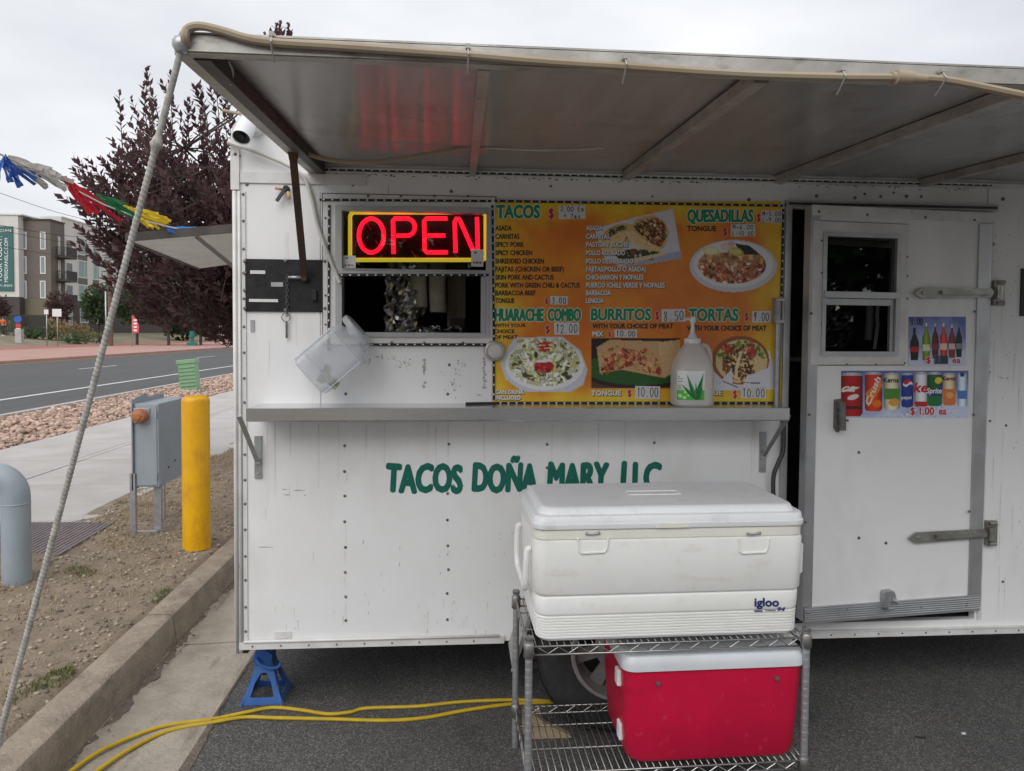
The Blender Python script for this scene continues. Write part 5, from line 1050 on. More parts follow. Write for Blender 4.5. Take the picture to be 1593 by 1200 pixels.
for z in (.585, .155):
    b = MB()
    for dzz in (0, -.028):
        for (p, q) in (((0,0),(rw,0)),((0,rdp),(rw,rdp)),((0,0),(0,rdp)),((rw,0),(rw,rdp))): b.tube([(p[0],p[1],z+dzz),(q[0],q[1],z+dzz)], .0033, 8)
    SHF = b.build('wire_shelf', 'chrome_wire', RK, False)
    for (p, q, n) in (((.03,0),(rw-.03,0),13),((.03,rdp),(rw-.03,rdp),13),((0,.03),(0,rdp-.03),6),((rw,.03),(rw,rdp-.03),6)):
        pts = []
        for k in range(2*n+1): t = k/(2*n); pts.append((p[0]+(q[0]-p[0])*t, p[1]+(q[1]-p[1])*t, z-.003-.022*(k % 2)))
        b = MB(); b.tube(pts, .0022, 6, smooth=False); b.build('zigzag_truss', 'chrome_wire', SHF, False)
    b = MB()
    for k in range(1, 40): x = rw*k/40; b.tube([(x,.0,z+.0035),(x,rdp,z+.0035)], .0018, 6)
    for y in (.14,.29): b.tube([(0,y,z-.001),(rw,y,z-.001)], .003, 6)
    tag(b.build('deck_wires', 'chrome_wire', SHF, False), kind='stuff')

def onface(M, yl): 
    Mi = M.inverted()
    def f_(px, py, up_=0.0):
        o = Mi @ EYE; d = Mi.to_3x3() @ _ray(px, py); t = (yl-o.y)/d.y; q = o+d*t; return Vector((q.x, yl-up_, q.z))
    return f_
WZ = .592; WC = thing('cooler', 'large white marine cooler on top of the wire rack', 'cooler', (.712, -.472, WZ), R(1.1)); WM = Matrix.Translation((.712,-.472,WZ)) @ Matrix.Rotation(R(1.1), 4, 'Z')
def S_(a, b, z, r=.045): return rrect(a, b, r, z, 7)
secs = [S_(.430,.190,.0), S_(.446,.206,.006)]
for k in range(8):
    z = .014+k*.0095; secs += [S_(.450+k*.0004,.210,z), S_(.4535+k*.0004,.2135,z+.0015), S_(.4535+k*.0004,.2135,z+.0065), S_(.450+k*.0004,.210,z+.008)]
secs += [S_(.456,.2145,.094), S_(.457,.2155,.100), S_(.459,.217,.150), S_(.457,.215,.155), S_(.4535,.2115,.158), S_(.4535,.2115,.160), S_(.461,.219,.163), S_(.4635,.2215,.168), S_(.467,.2235,.338), S_(.4655,.222,.343), S_(.457,.2135,.347)]
b = MB(); b.loft(secs); CB = b.build('body', 'plastic_white', WC, False)
mat('cream_plastic', (.80,.79,.70), (.74,.73,.64), 4, .4); b = MB(); b.loft([S_(.459,.2155,.346), S_(.464,.2205,.350), S_(.464,.2205,.378), S_(.460,.2165,.381)]); b.build('rim', 'cream_plastic', CB, False)
b = MB(); b.loft([S_(.461,.2175,.3815), S_(.4695,.2255,.383), S_(.4705,.2265,.387), S_(.4705,.2265,.399), S_(.468,.224,.401), S_(.465,.221,.421), S_(.462,.218,.4245), S_(.450,.203,.4255), S_(.447,.200,.4265), S_(.441,.194,.441), S_(.436,.188,.4465), S_(.428,.178,.4485), S_(.418,.165,.447), S_(.405,.150,.4465), S_(.30,.10,.4475)], True); LD = b.build('lid', 'lid_white', WC, False)
b = MB(); b.prism([(-.058,.384),(-.050,.3965),(-.044,.399),(.044,.399),(.050,.3965),(.058,.384)], -.2290, -.2262); b.build('finger_grip', 'cream_plastic', LD, False)
ff = onface(WM, -.2235)
for cx, wd in ((922,22),(1172,22)):
    b = MB(); pts = [ff(cx-wd-1, 838, .001), ff(cx-wd+1, 858, .001), ff(cx-wd+5, 861, .001), ff(cx+wd-4, 859, .001), ff(cx+wd, 854, .001), ff(cx+wd+2, 838, .001)]; b.tube(pts, .0042, 8); b.build('latch_recess', 'plastic_white', CB, False)
    g = onface(WM, -.2215); b = MB(); q0, q1 = g(cx-9, 830, .003), g(cx+9, 829, .003); b.tube([q0, q0*.5+q1*.5+Vector((0,0,-.003)), q1], .0042, 8)
    for q in (q0, q1): b.lathe([(.0055,.224),(.005,.2275),(0,.2285)], 8, (q.x, 0, q.z), 'Y')
    b.build('latch_catch', 'galvanised', CB, False)
# left side: bail handle
b = MB(); b.tube(smooth_path([(-.468,-.15,.30),(-.480,-.15,.295),(-.485,-.15,.24),(-.484,-.13,.16),(-.480,-.05,.145),(-.480,.05,.145),(-.484,.13,.16),(-.485,.15,.24),(-.480,.15,.295),(-.468,.15,.30)], 5), .0105, 8); b.build('handle', 'plastic_white', WC, False)
MB().tube([(.468,-.15,.30),(.480,-.15,.295),(.485,-.14,.2),(.482,.0,.15),(.485,.14,.2),(.480,.15,.295),(.468,.15,.30)], .013, 8).build('handle', 'plastic_white', WC, False)
gl = onface(WM, -.2168); gm = lambda px, py: gl(px, py, .0022)
for s_, x0, x1, yt, yb, sh_ in (('igloo',1174,1211,930.5,943,0),('94',1209,1221,944.5,950.5,.3),('MARINE',1190,1206,948,950.8,0)): word('logo', 'ink_blue', CB, s_, x0, x1, yt, yb, gm, .05, sh_, world=False)
b = MB()
b.add([gm(1173,949.5), gm(1186,949.5), gm(1186,951.5), gm(1173,951.5)], [(0,1,2,3)]); b.build('logo_bar', 'ink_blue', CB, False)
b = MB(); 
for (x0, x1, y0, y1) in ((-.10,.10,-.02,-.016),(-.10,.10,.036,.040),(-.10,-.096,-.02,.04),(.096,.10,-.02,.04)): b.box(x0+.0,x1+.0,y0,y1,.4472,.4505)
tm = lambda px, py: Vector((px, py, .4498)); 
v_, f_ = text2d('igloo', .01); x1_ = max(q[0] for q in v_); b.add([(-.085+q[0]/x1_*.17, -.008+q[1]*.045, .4498) for q in v_], f_); b.build('embossed_mark', 'plastic_white', LD, False)

RC = thing('cooler', 'red cooler with pale grey lid on the lower shelf of the rack', 'cooler', (.873, -.508, .162), R(1.1)); RM = Matrix.Translation((.873,-.508,.162)) @ Matrix.Rotation(R(1.1), 4, 'Z')
b = MB(); b.loft([S_(.268,.142,.0,.055), S_(.290,.160,.005,.055), S_(.299,.169,.024,.05), S_(.308,.177,.15,.05), S_(.316,.181,.322,.045), S_(.312,.178,.324,.045)]); RB = b.build('body', 'plastic_red', RC, False)
b = MB(); b.loft([S_(.316,.181,.3245,.045), S_(.323,.188,.328,.045), S_(.323,.188,.345,.045), S_(.321,.186,.362,.045), S_(.314,.179,.374,.045), S_(.296,.162,.379,.04), S_(.285,.15,.374,.04), S_(.2,.09,.375,.04)]); b.build('lid', 'lid_grey', RC, False)
b = MB()
for px in (769,865,955,1060,1150,1240):
    x = (px-1005)/3.12*.00229*.93; b.tube([(x,-.1655,.035),(x,-.1745,.15),(x,-.1793,.31)], .0014, 5)
mat('red_rib', (.42,.003,.03), None, rough=.4); b.build('ribs', 'red_rib', RB, False)
for px, py in ((1023,1063),(1208,1055)):
    q = onface(RM, -.180)(px, py); b = MB(); b.lathe([(.008,.180),(.008,.187),(0,.189)], 10, (q.x,0,q.z), 'Y'); b.build('latch_stud', 'screw', RB, False)
for yy, zz_, h_ in ((-.10,.275,.028),(-.08,.075,.03)):
    x = -(.313 if zz_ > .2 else .299); b = MB(); b.box(x-.014, x+.004, yy-.020, yy+.020, zz_-h_, zz_+h_, .005); b.build('side_fitting', 'lid_white', RB, False)

# ---- timber wheel chock
p = PZ(858, 1158, 0); mat('raw_wood', (.42,.33,.22), (.32,.24,.155), 6, .8, stretch=(1,6,6), bump=.2)
CK = thing('wheel_chock', 'wedge of raw timber chocking the trailer wheel', 'wheel chock', (.30,-.30,0)); b = MB(); b.prism([(.275,.001),(.46,.001),(.45,.012),(.36,.055),(.305,.105),(.275,.16)], -.232, -.20); b.build('wedge', 'raw_wood', CK)
b = MB(); b.prism([(.268,.001),(.35,.001),(.34,.075),(.268,.08)], -.198, -.14); b.build('block', 'raw_wood', CK)

# ---- blue jack stand under the corner
JS = thing('jack_stand', 'blue steel jack stand holding up the trailer corner', 'jack stand', (-.845, .185, 0))
b = MB(); jc = Vector((-.845,.185,0)); tp_, bs = .032, .095
TPZ = .165
for k in range(4):                                              # four sloping plates, each with a rounded opening
    Mq = Matrix.Translation(jc) @ Matrix.Rotation(R(90*k), 4, 'Z'); sl_ = lambda x, z: Mq @ Vector((x, -(bs*.92+(tp_-bs*.92)*z/TPZ), z))
    O_ = [(-bs,0),(-bs*.3,0),(bs*.3,0),(bs,0),(bs*.62,.07),(tp_*1.05,TPZ),(-tp_*1.05,TPZ),(-bs*.62,.07)]; I_ = [(-.050,.030),(-.02,.028),(.02,.028),(.050,.030),(.034,.085),(.012,.122),(-.012,.122),(-.034,.085)]
    vs = [sl_(*q) for q in O_]+[sl_(*q) for q in I_]; b.add(vs, [(i,(i+1)%8,8+(i+1)%8,8+i) for i in range(8)])
b.v = [p_+Vector((0,0,.001)) for p_ in b.v]
jb_ = b.build('legs', 'blue_paint', JS, recalc=False); sm_ = jb_.modifiers.new('thickness', 'SOLIDIFY'); sm_.thickness = .004
b = MB(); b.box(jc.x-.034, jc.x+.034, jc.y-.034, jc.y+.034, .15, .218, .006); b.prism([(jc.x-.040,.155),(jc.x+.030,.150),(jc.x+.036,.20),(jc.x+.010,.222),(jc.x-.035,.222),(jc.x-.046,.19)], jc.y-.042, jc.y-.034); b.build('collar', 'blue_paint', JS)
b = MB(); b.box(jc.x-.016, jc.x+.016, jc.y-.016, jc.y+.016, .10, .285); b.box(jc.x-.032, jc.x+.032, jc.y-.02, jc.y+.02, .270, .284, .003); b.build('ratchet_post', 'black', JS)
b = MB(); b.tube(smooth_path([jc+Vector((-.032,-.05,.190)), jc+Vector((-.01,-.065,.168)), jc+Vector((.03,-.075,.158)), jc+Vector((.065,-.075,.160)), jc+Vector((.082,-.07,.176))], 5), .0075, 8); b.build('lever', 'blue_paint', JS)

# ---- yellow extension cords on the ground
def cord(label, P_):
    pts = []
    for px, py in P_:
        g = PZ(px, py, .0085)
        if g.x < -1.012: g = PZ(px, py, .005)
        pts.append(g)
    t = thing('extension_cord', label, 'extension cord', tuple(pts[0]), 0, 'yellow extension cords on the asphalt'); MB().tube(smooth_path(pts, 6), .0075, 8).build('cord', 'yellow_cord', t)
cord('upper yellow extension cord, passing in front of the jack stand', [(60,1236),(110,1200),(165,1164),(250,1131),(330,1119),(385,1108),(425,1101),(470,1105),(510,1111),(545,1108),(570,1102),(650,1099),(720,1092),(800,1089),(850,1091),(905,1096)])
cord('lower yellow extension cord, looser and nearer to the camera', [(105,1236),(148,1202),(200,1167),(262,1137),(330,1124),(380,1116),(430,1117),(520,1119),(600,1121),(660,1117),(720,1106),(790,1096),(850,1093),(900,1090)])
# small litter
for px, py, s, lb, m in ((1432,1147,.020,'curled black scrap lying on the asphalt at right','black'),(1499,1141,.008,'tiny white scrap of litter on the asphalt','sticker')):
    g = PZ(px, py, .004); b = MB()
    if m == 'black': b.tube([g+Vector((-s,.006,.001)), g+Vector((-s*.3,-.002,.002)), g+Vector((s*.9,-.004,.002))], .0035, 6)
    else: b.box(g.x-s, g.x+s, g.y-s*.6, g.y+s*.6, .001, .006, .001)
    tag(b.build('litter_scrap', m), lb, 'litter')

# ---- bollard, electrical box, vent pipe, lid, pedestal
p = Vector((-1.758, 1.902, .175)); BO = thing('bollard', 'yellow painted steel bollard beside the grey electrical box', 'bollard', tuple(p)); b = MB(); topz = PY(306, 617, 1.90).z
b.lathe([(.089,p.z-.02),(.0885,.3),(.0885,topz-.035),(.087,topz-.018),(.078,topz-.006),(.05,topz+.004),(0,topz+.006)], 32, (p.x,p.y,0)); b.build('post', 'yellow_paint', BO)
EX = thing('electrical_box', 'grey metal electrical cabinet on legs with a round rusty fitting', 'electrical box', (-2.20, 2.35, .18)); bx0, bx1, by0, by1, bz0, bz1 = -2.285, -2.105, 2.16, 2.66, .515, 1.105
MB().box(bx0+.012, bx1, by0, by1, bz0, bz1, .006).build('cabinet', 'grey_enamel', EX)
b = MB(); b.box(bx0+.002, bx0+.010, by0-.02, by1+.02, bz0-.02, bz1+.03); b.prism([(by0+.06,bz1+.029),(by0+.02,bz1+.029),(by0+.02,bz1+.032),(by0+.2,bz1+.062),(by0+.24,bz1+.029)], bx0+.002, bx0+.010, 'YZ'); b.build('back_plate', 'grey_enamel', EX)
b = MB(); b.box(bx0+.03, bx1-.012, by0-.006, by0-.001, bz0+.012, bz1-.014, .002); DRX = b.build('door', 'grey_enamel', EX)
for z in (bz0+.08, bz1-.07): MB().box(bx1-.018, bx1-.008, by0-.014, by0-.007, z-.025, z+.025, .002).build('hinge', 'grey_enamel', DRX)
b = MB(); b.box(bx0+.016, bx0+.125, by0-.016, by0-.0065, bz1-.135, bz1-.030, .002); b.build('fitting_plate', 'galvanised', EX)
b = MB(); b.lathe([(.048,.0),(.052,.012),(.050,.035),(.042,.052),(.022,.060),(.020,.064),(0,.064)], 24, (bx0+.068, by0-.016, bz1-.083), 'Y'); b.build('fitting', 'orange_cap', EX)
for x, y, w_ in ((bx0+.006,by0-.01,.036),(bx0+.006,by1-.02,.036),(bx1-.03,by0+.05,.05)): MB().box(x-w_/2, x+w_/2, y-.01, y+.02, .15, bz0-.003 if w_ > .04 else bz0+.1).build('leg', 'galvanised', EX)
MB().box(bx0+.0, bx1-.02, by0-.006, by0+.03, .17, .20).build('foot_rail', 'galvanised', EX)
for y, z in ((by0+.16,bz0+.11),(by0+.28,bz0+.14)): MB().lathe([(.008,0),(.006,.006),(0,.007)], 8, (0,0,0), 'X').xf(Matrix.Translation((bx1,y,z))).build('bolt', 'rusty_dark', EX)
pc = PZ(26.5, 905, .19); VP = thing('vent_pipe', 'thick grey bent vent pipe rising from the earth at the left edge', 'pipe', (pc.x, pc.y, .17)); tz = PY(20, 740, pc.y).z; pr_ = .072
path = [Vector((pc.x,pc.y,.12)), Vector((pc.x,pc.y,.3)), Vector((pc.x,pc.y,tz-.118))]
for k in range(1, 9): q = R(11.25*k); path.append(Vector((pc.x-.118+.118*math.cos(q), pc.y, tz-.118+.118*math.sin(q))))
path += [Vector((pc.x-.3,pc.y,tz)), Vector((pc.x-.62,pc.y,tz))]
MB().tube(path, pr_, 28).build('elbow', 'pipe_grey', VP); MB().lathe([(pr_+.001,0),(pr_+.003,.004),(pr_+.001,.008)], 28, (pc.x,pc.y,PY(40,784,pc.y).z)).build('weld_ring', 'pipe_grey', VP)
MB().tube([Vector((pc.x-.60,pc.y,tz)), Vector((pc.x-.60,pc.y,.12))], pr_, 24).build('downpipe', 'pipe_grey', VP)
LD_ = thing('manhole', 'ribbed metal manhole lid set flush beside the pavement', 'manhole', (-2.9, 2.0, .2)); lid = MB(); Lz = .207
P4 = [PZ(91,863,Lz), PZ(178,812,Lz), PZ(178,812,Lz)+Vector((-.95,.04,0)), PZ(91,863,Lz)+Vector((-.95,.04,0))]
lid.add(P4+[q-Vector((0,0,.05)) for q in P4], [(0,1,2,3),(4,7,6,5),(0,4,5,1),(1,5,6,2),(2,6,7,3),(3,7,4,0)]); lid.build('plate', 'iron_lid', LD_)
rbm = MB()
for k in range(1, 30):
    t = k/30; a = P4[0].lerp(P4[3], t); b = P4[1].lerp(P4[2], t); d_ = (b-a)*.03; rbm.bar(a+d_+Vector((0,0,.002)), b-d_+Vector((0,0,.002)), .014, .006, (1,0,0))
tag(rbm.build('ribs', 'iron_lid', LD_), kind='stuff')
p = PZ(297, 606, .19); GP = thing('utility_pedestal', 'leaning pale green utility pedestal standing among the river rocks', 'utility pedestal', tuple(p)); h = PY(295, 559, p.y).z-p.z; wv = 26/1106*(p.y+3)/2
b = MB(); M_ = Matrix.Translation(p) @ Matrix.Rotation(R(-6), 4, 'Y'); b.box(-wv*.95, wv*.95, -.13, .13, -.1, h*.97, .012, M_); b.box(-wv*1.06, wv*1.06, -.15, .15, h*.86, h, .012, M_); b.build('housing', 'green_ped', GP)
for k in range(6): MB().box(-wv*.9, wv*.9, -.150, -.128, h*(.12+k*.12), h*(.12+k*.12)+.02, 0, M_).build('louvre', 'green_ped', GP)

# ---- streamer of plastic tassels from beyond the frame to the end flap
for nm, c in (('ribbon_blue',(.02,.10,.42)),('ribbon_red',(.52,.01,.03)),('ribbon_yellow',(.72,.52,.02)),('ribbon_green',(.01,.18,.06)),('ribbon_white',(.55,.52,.47)),('ribbon_sky',(.03,.20,.60))): mat(nm, c, None, rough=.4)
BYs = lambda px: -.1 + px/300*.65
def bp(px, py): return PY(px, py, BYs(px))
ST = thing('streamer', 'string of blue, white, red, green and yellow plastic tassels above the road', 'streamer', tuple(bp(298,362)))
MB().tube([bp(-60,208), bp(0,240), bp(60,268), bp(110,292), bp(160,318), bp(230,345), bp(298,362)], .004, 6).build('string', 'ribbon_white', ST)
def tassel(nm, m, roots, tips, w_, n, seed, lift=2.0):
    w_ *= .62; n = int(n*1.8); tips = [(x+random.Random(seed*31+k).uniform(-7,7), y+random.Random(seed*37+k).uniform(-5,5)) for k, (x, y) in enumerate(tips+tips)]
    rs_ = random.Random(seed)
    b = MB()
    for k in range(n):
        a = roots[0]+(roots[2]-roots[0])*k/max(1, n-1), roots[1]+(roots[3]-roots[1])*k/max(1, n-1)
        e_ = tips[k % len(tips)]; dep = rs_.uniform(-.03,.03); pts = []
        for t in np.linspace(0, 1, 7):
            px = a[0]+(e_[0]-a[0])*t; py = a[1]+(e_[1]-a[1])*t + math.sin(t*3.1)*rs_.uniform(-lift, lift); q = bp(px, py); q.y += dep*t; pts.append(q)
        dirv = (pts[-1]-pts[0]).normalized(); side_ = dirv.cross(Vector((0,1,0))).normalized()
        b.strip(pts, [side_*w_*(1.0 if i else .5)+Vector((0, rs_.uniform(-.012,.012), 0)) for i in range(7)], .0012)
    b.build(nm, m, ST)
tassel('tassel', 'ribbon_blue', (8,240,2,252), [(46,290),(32,290),(22,288),(60,276),(0,284),(-12,280)], .022, 6, 1)
tassel('tassel', 'ribbon_white', (12,243,18,252), [(82,268),(65,291),(95,282),(72,262),(105,290),(78,293)], .030, 6, 2)
tassel('tassel', 'ribbon_white', (60,258,64,266), [(96,274),(118,288),(110,296)], .028, 3, 12)
tassel('tassel', 'ribbon_red', (96,274,104,284), [(150,330),(146,334),(182,348),(126,316),(124,300),(112,275),(166,318),(140,312)], .024, 8, 3)
tassel('tassel', 'ribbon_green', (150,302,154,308), [(208,336),(190,322),(215,340),(200,332)], .022, 4, 4)
tassel('tassel', 'ribbon_yellow', (192,320,206,330), [(264,340),(262,348),(250,352),(240,354),(255,343),(228,346),(246,330)], .022, 7, 5)
tassel('tassel', 'ribbon_sky', (258,352,262,360), [(300,361),(296,363),(302,359),(280,366)], .020, 4, 6, 1)

# ================================================================== trees and the far side of the street
def leafmat(name, c1, c2, tr=.25):
    m = mat(name, c1, c2, 3, .55, island=.45); N = m.node_tree.nodes; L = m.node_tree.links; b = N['Principled BSDF']
    t = N.new('ShaderNodeBsdfTranslucent'); t.inputs[0].default_value = tuple(min(1, q*1.6) for q in c1)+(1,); mx_ = N.new('ShaderNodeMixShader'); mx_.inputs[0].default_value = tr
    L.new(b.outputs[0], mx_.inputs[1]); L.new(t.outputs[0], mx_.inputs[2]); L.new(mx_.outputs[0], N['Material Output'].inputs[0])
leafmat('leaf_purple', (.092,.042,.044), (.050,.027,.031), .34); leafmat('leaf_green', (.055,.095,.030), (.035,.065,.022)); leafmat('leaf_dark', (.030,.060,.024), (.022,.042,.018)); leafmat('leaf_maroon', (.075,.025,.030), (.05,.02,.025)); leafmat('leaf_tawny', (.30,.22,.10), (.22,.17,.08)); leafmat('leaf_grey', (.13,.15,.07), (.09,.11,.05))
def leaves(rs_, out_v, out_f, p, d, n, length, size, spread):
    # alternate leaves along a twig from p in direction d
    a = d.orthogonal().normalized(); b = d.cross(a)
    for k in range(n):
        t = .12+.88*k/max(1, n-1); q = k*2.4+rs_.uniform(-.4,.4); s = size*rs_.uniform(.7,1.15)*(1.0 if t < .9 else .7)
        side = a*math.cos(q)+b*math.sin(q); base = p+d*(length*t); dirv = (d*(.55+.5*t)+side*spread).normalized(); wv = dirv.cross(side if abs(dirv.dot(side)) < .95 else a)
        if wv.length < 1e-4: continue
        wv = wv.normalized()*s*.27; nrm = dirv.cross(wv).normalized(); o = len(out_v); droop = nrm*s*rs_.uniform(-.12,.12)
        out_v += [base, base+dirv*s*.42-wv+nrm*s*.07, base+dirv*s*.42+wv+nrm*s*.07, base+dirv*s*.42, base+dirv*s+droop]
        out_f += [(o,o+3,o+1), (o,o+2,o+3), (o+1,o+3,o+4), (o+3,o+2,o+4)]
def tree(name, label, base, crown_c, radii, ntw, nlv, lsize, twl, mleaf, seed, tr=.07, group=None, cat='tree', upb=.8, shape=None, trunk_top=None, limbs=9, keep=None, sprigs=()):
    rs_ = random.Random(seed); t = thing(name, label, cat, tuple(base), 0, group); base = Vector(base); c = Vector(crown_c); rad = Vector(radii)
    top = Vector(trunk_top) if trunk_top else Vector((c.x, c.y, c.z-rad.z*.45)); tk = MB()
    tk.tube(smooth_path([base-Vector((0,0,.1)), base.lerp(top,.35)+Vector((rs_.uniform(-.05,.05),rs_.uniform(-.05,.05),0)), base.lerp(top,.7), top], 4), [tr*1.35]+[tr*(1.1-.5*k/12) for k in range(12)], 10)
    V = []; Fc = []; ends = []
    for k in range(limbs):
        q = 6.283*k/limbs+rs_.uniform(-.3,.3); e = c+Vector((math.cos(q)*rad.x*.55, math.sin(q)*rad.y*.55, rad.z*rs_.uniform(-.15,.65))); m = top.lerp(e,.5)+Vector((math.cos(q)*.08*rad.x, math.sin(q)*.08*rad.y, -.05*rad.z)); pth = smooth_path([top-Vector((0,0,rs_.uniform(0,.3)*rad.z*.3)), m, e], 4)
        tk.tube(pth, [tr*.5*(1-.8*i/8) for i in range(9)], 6); ends += pth[3:]
    made = 0; guard = 0
    while made < ntw and guard < ntw*6:
        guard += 1
        u = Vector((rs_.gauss(0,1), rs_.gauss(0,1), rs_.gauss(0,1))).normalized(); r_ = rs_.random()**.42
        p = c+Vector((u.x*rad.x*r_, u.y*rad.y*r_, u.z*rad.z*r_)); g = mnoise.noise(p*(1.6/rad.x)+Vector((seed,0,0))) if lsize > .12 else mnoise.noise(p*1.0+Vector((seed,0,0)))*.7+mnoise.noise(p*2.6)*.5+.25*min(1, max(-1, (2.4-p.z)))
        if g < (-.30 if lsize > .12 else -.10) and r_ > (.55 if lsize > .12 else .5): continue
        if shape and not shape(p): continue
        d = (Vector((u.x*.7, u.y*.7, u.z*.35))+Vector((0,0,upb))+Vector((rs_.gauss(0,.25),rs_.gauss(0,.25),rs_.gauss(0,.15)))).normalized(); L_ = twl*rs_.uniform(.7,1.3)
        if keep and not keep(p): continue
        leaves(rs_, V, Fc, p, d, nlv, L_, lsize, .75); made += 1
        if lsize < .12: 
            tk.tube([p-d*L_*.2, p+d*L_*.95], [.0045,.0018], 4, False)
            if r_ < .97 and made % 3 == 0:
                n_ = min(ends, key=lambda e: (e-p).length_squared); tk.tube([n_, n_.lerp(p,.5)+Vector((0,0,-.03)), p-d*L_*.2], [.009,.007,.0045], 4, False)
    for p in sprigs:                                             # long upright shoots standing clear of the crown
        for q in range(2):
            d = Vector((rs_.gauss(-.12,.12), rs_.gauss(0,.15), 1)).normalized(); L_ = rs_.uniform(.38,.58); b0 = p-d*L_*.75+Vector((rs_.gauss(0,.05),rs_.gauss(0,.12),0)); leaves(rs_, V, Fc, b0, d, 17, L_, lsize*.95, .75)
            tk.tube([b0-d*.02, b0+d*L_], [.005,.002], 4, False); n_ = min(ends, key=lambda e: (e-b0).length_squared); m2 = n_.lerp(b0,.6)+Vector((0,0,-.06)); tk.tube([n_, m2, b0], [.010,.008,.005], 4, False); leaves(rs_, V, Fc, m2, (b0-m2).normalized(), 8, (b0-m2).length, lsize*.9, .8)
    tk.build('trunk', 'bark', t)
    me = bpy.data.meshes.new('crown'); o = Vector(t['_o']); me.from_pydata([tuple(p-o) for p in V], [], Fc); me.materials.append(MAT[mleaf]); ob = bpy.data.objects.new('crown', me); SC.collection.objects.link(ob); ob.parent = t
    return t
tree('plum_tree', 'large purple-leaved tree rising behind the trailer', (-1.85, 4.5, .17), (-1.85, 4.35, 2.62), (1.66, 1.45, 1.22), 2500, 14, .090, .33, 'leaf_purple', 4, .06, upb=.75, limbs=12, trunk_top=(-1.80,4.4,1.7), sprigs=[PY(px, py, 3.6+.25*(k % 4)) for k, (px, py) in enumerate(((205,175),(228,165),(232,130),(215,220),(262,140),(285,170),(305,185),(270,200),(246,190),(168,290),(178,300),(190,255),(195,320),(225,250),(330,160),(345,175),(425,58),(438,60),(412,70),(440,50),(318,200),(250,215)))])

# ---- apartment building across the street, squared to the same grid
def PX(x, y, X): d = _ray(x, y); return EYE + d*((X-EYE.x)/d.x)
mat('clad_taupe', (.145,.125,.105), (.13,.11,.095), .5, .8); mat('clad_white', (.62,.61,.57), (.56,.55,.52), .4, .8); mat('clad_olive', (.17,.155,.10), None, rough=.8); mat('brick_dark', (.075,.060,.058), (.06,.05,.048), 2, .85); mat('win_green', (.10,.19,.165), (.16,.26,.23), .25, .12); mat('win_grey', (.20,.235,.25), (.26,.30,.31), .3, .12); mat('frame_white', (.62,.62,.60), None, rough=.5); mat('balcony_dark', (.055,.05,.05), None, rough=.6, metal=.3); mat('banner_teal', (.035,.12,.115), None, rough=.6); mat('glass_dark', (.03,.05,.045), None, rough=.1)
Yb = 82.0; Xt0, Xt1 = PY(28,343,Yb).x, PY(78,343,Yb).x; Zt = PY(60,343,Yb).z; Zg = 1.1; Yt1 = PX(100,348,Xt1).y; Xq = Xt1-.35
AB = thing('apartment_building', 'taupe and white four storey apartment building across the street', 'building', ((Xt0+Xt1)/2, Yb+4, Zg))
zol = PY(60,464,Yb).z; zbr = PY(60,491,Yb).z
MB().box(Xt0, Xt1, Yb, Yt1, zol, Zt).build('wall', 'clad_taupe', AB); MB().box(Xt0, Xt1, Yb+.02, Yt1, zbr, zol).build('wall', 'clad_olive', AB); MB().box(Xt0, Xt1, Yb+.04, Yt1, -.1, zbr).build('wall', 'brick_dark', AB)
MB().box(Xt0-.1, Xt1+.1, Yb-.1, Yt1, Zt, Zt+.18).build('roof_coping', 'balcony_dark', AB)
sd_ = MB()
for k in range(9): z = zbr+(zol-zbr)*(k+.5)/9; sd_.box(Xt0+.02, Xt1-.02, Yb-.01, Yb+.019, z, z+.05)
tag(sd_.build('siding', 'clad_olive', AB), kind='stuff')
Zw = PX(118,345,Xq).z; Yw1 = 128
zb2 = PX(130,470,Xq).z
MB().box(Xq-12, Xq, Yt1+.02, Yw1, zb2, Zw).build('wall', 'clad_white', AB); MB().box(Xq-12, Xq+.04, Yt1+.02, Yw1, -.1, zb2-.01).build('wall', 'brick_dark', AB); MB().box(Xq-12, Xq+.1, Yt1+.02, Yw1, Zw, Zw+.15).build('roof_coping', 'frame_white', AB)
def window(x0, x1, y0, y1, z0, z1, m, par, mull=1):
    w_ = MB(); 
    if x0 == x1:
        f_ = .09; w_.box(x0-.02, x0+.05, y0, y0+f_, z0, z1); w_.box(x0-.02, x0+.05, y1-f_, y1, z0, z1); w_.box(x0-.02, x0+.05, y0+f_, y1-f_, z0, z0+f_); w_.box(x0-.02, x0+.05, y0+f_, y1-f_, z1-f_, z1)
        for k in range(1, mull+1): ym = y0+(y1-y0)*(.66 if mull == 1 else k/(mull+1)); w_.box(x0-.02, x0+.045, ym-.04, ym+.04, z0+f_, z1-f_)
        o = w_.build('window', 'frame_white', par); MB().box(x0-.01, x0+.02, y0+f_, y1-f_, z0+f_, z1-f_).build('pane', m, o)
    else:
        f_ = .11; w_.box(x0, x0+f_, y0-.06, y0+.02, z0, z1); w_.box(x1-f_, x1, y0-.06, y0+.02, z0, z1); w_.box(x0+f_, x1-f_, y0-.06, y0+.02, z0, z0+f_); w_.box(x0+f_, x1-f_, y0-.06, y0+.02, z1-f_, z1)
        o = w_.build('window', 'frame_white', par); MB().box(x0+f_, x1-f_, y0-.03, y0-.005, z0+f_, z1-f_).build('pane', m, o)
for (ya, yb_) in ((361,388.5),(399,426.5),(437,464.5)):
    for (xa, xb) in ((33,42),(62.5,71.5)):
        A, B = PY(xa, ya, Yb), PY(xb, yb_, Yb); window(A.x, B.x, Yb, Yb, B.z, A.z, 'win_grey', AB)
rows = [(PX(128,371,Xq).z, PX(128,397,Xq).z), (PX(128,406,Xq).z, PX(128,432.5,Xq).z), (PX(128,443.5,Xq).z, PX(128,467.5,Xq).z)]
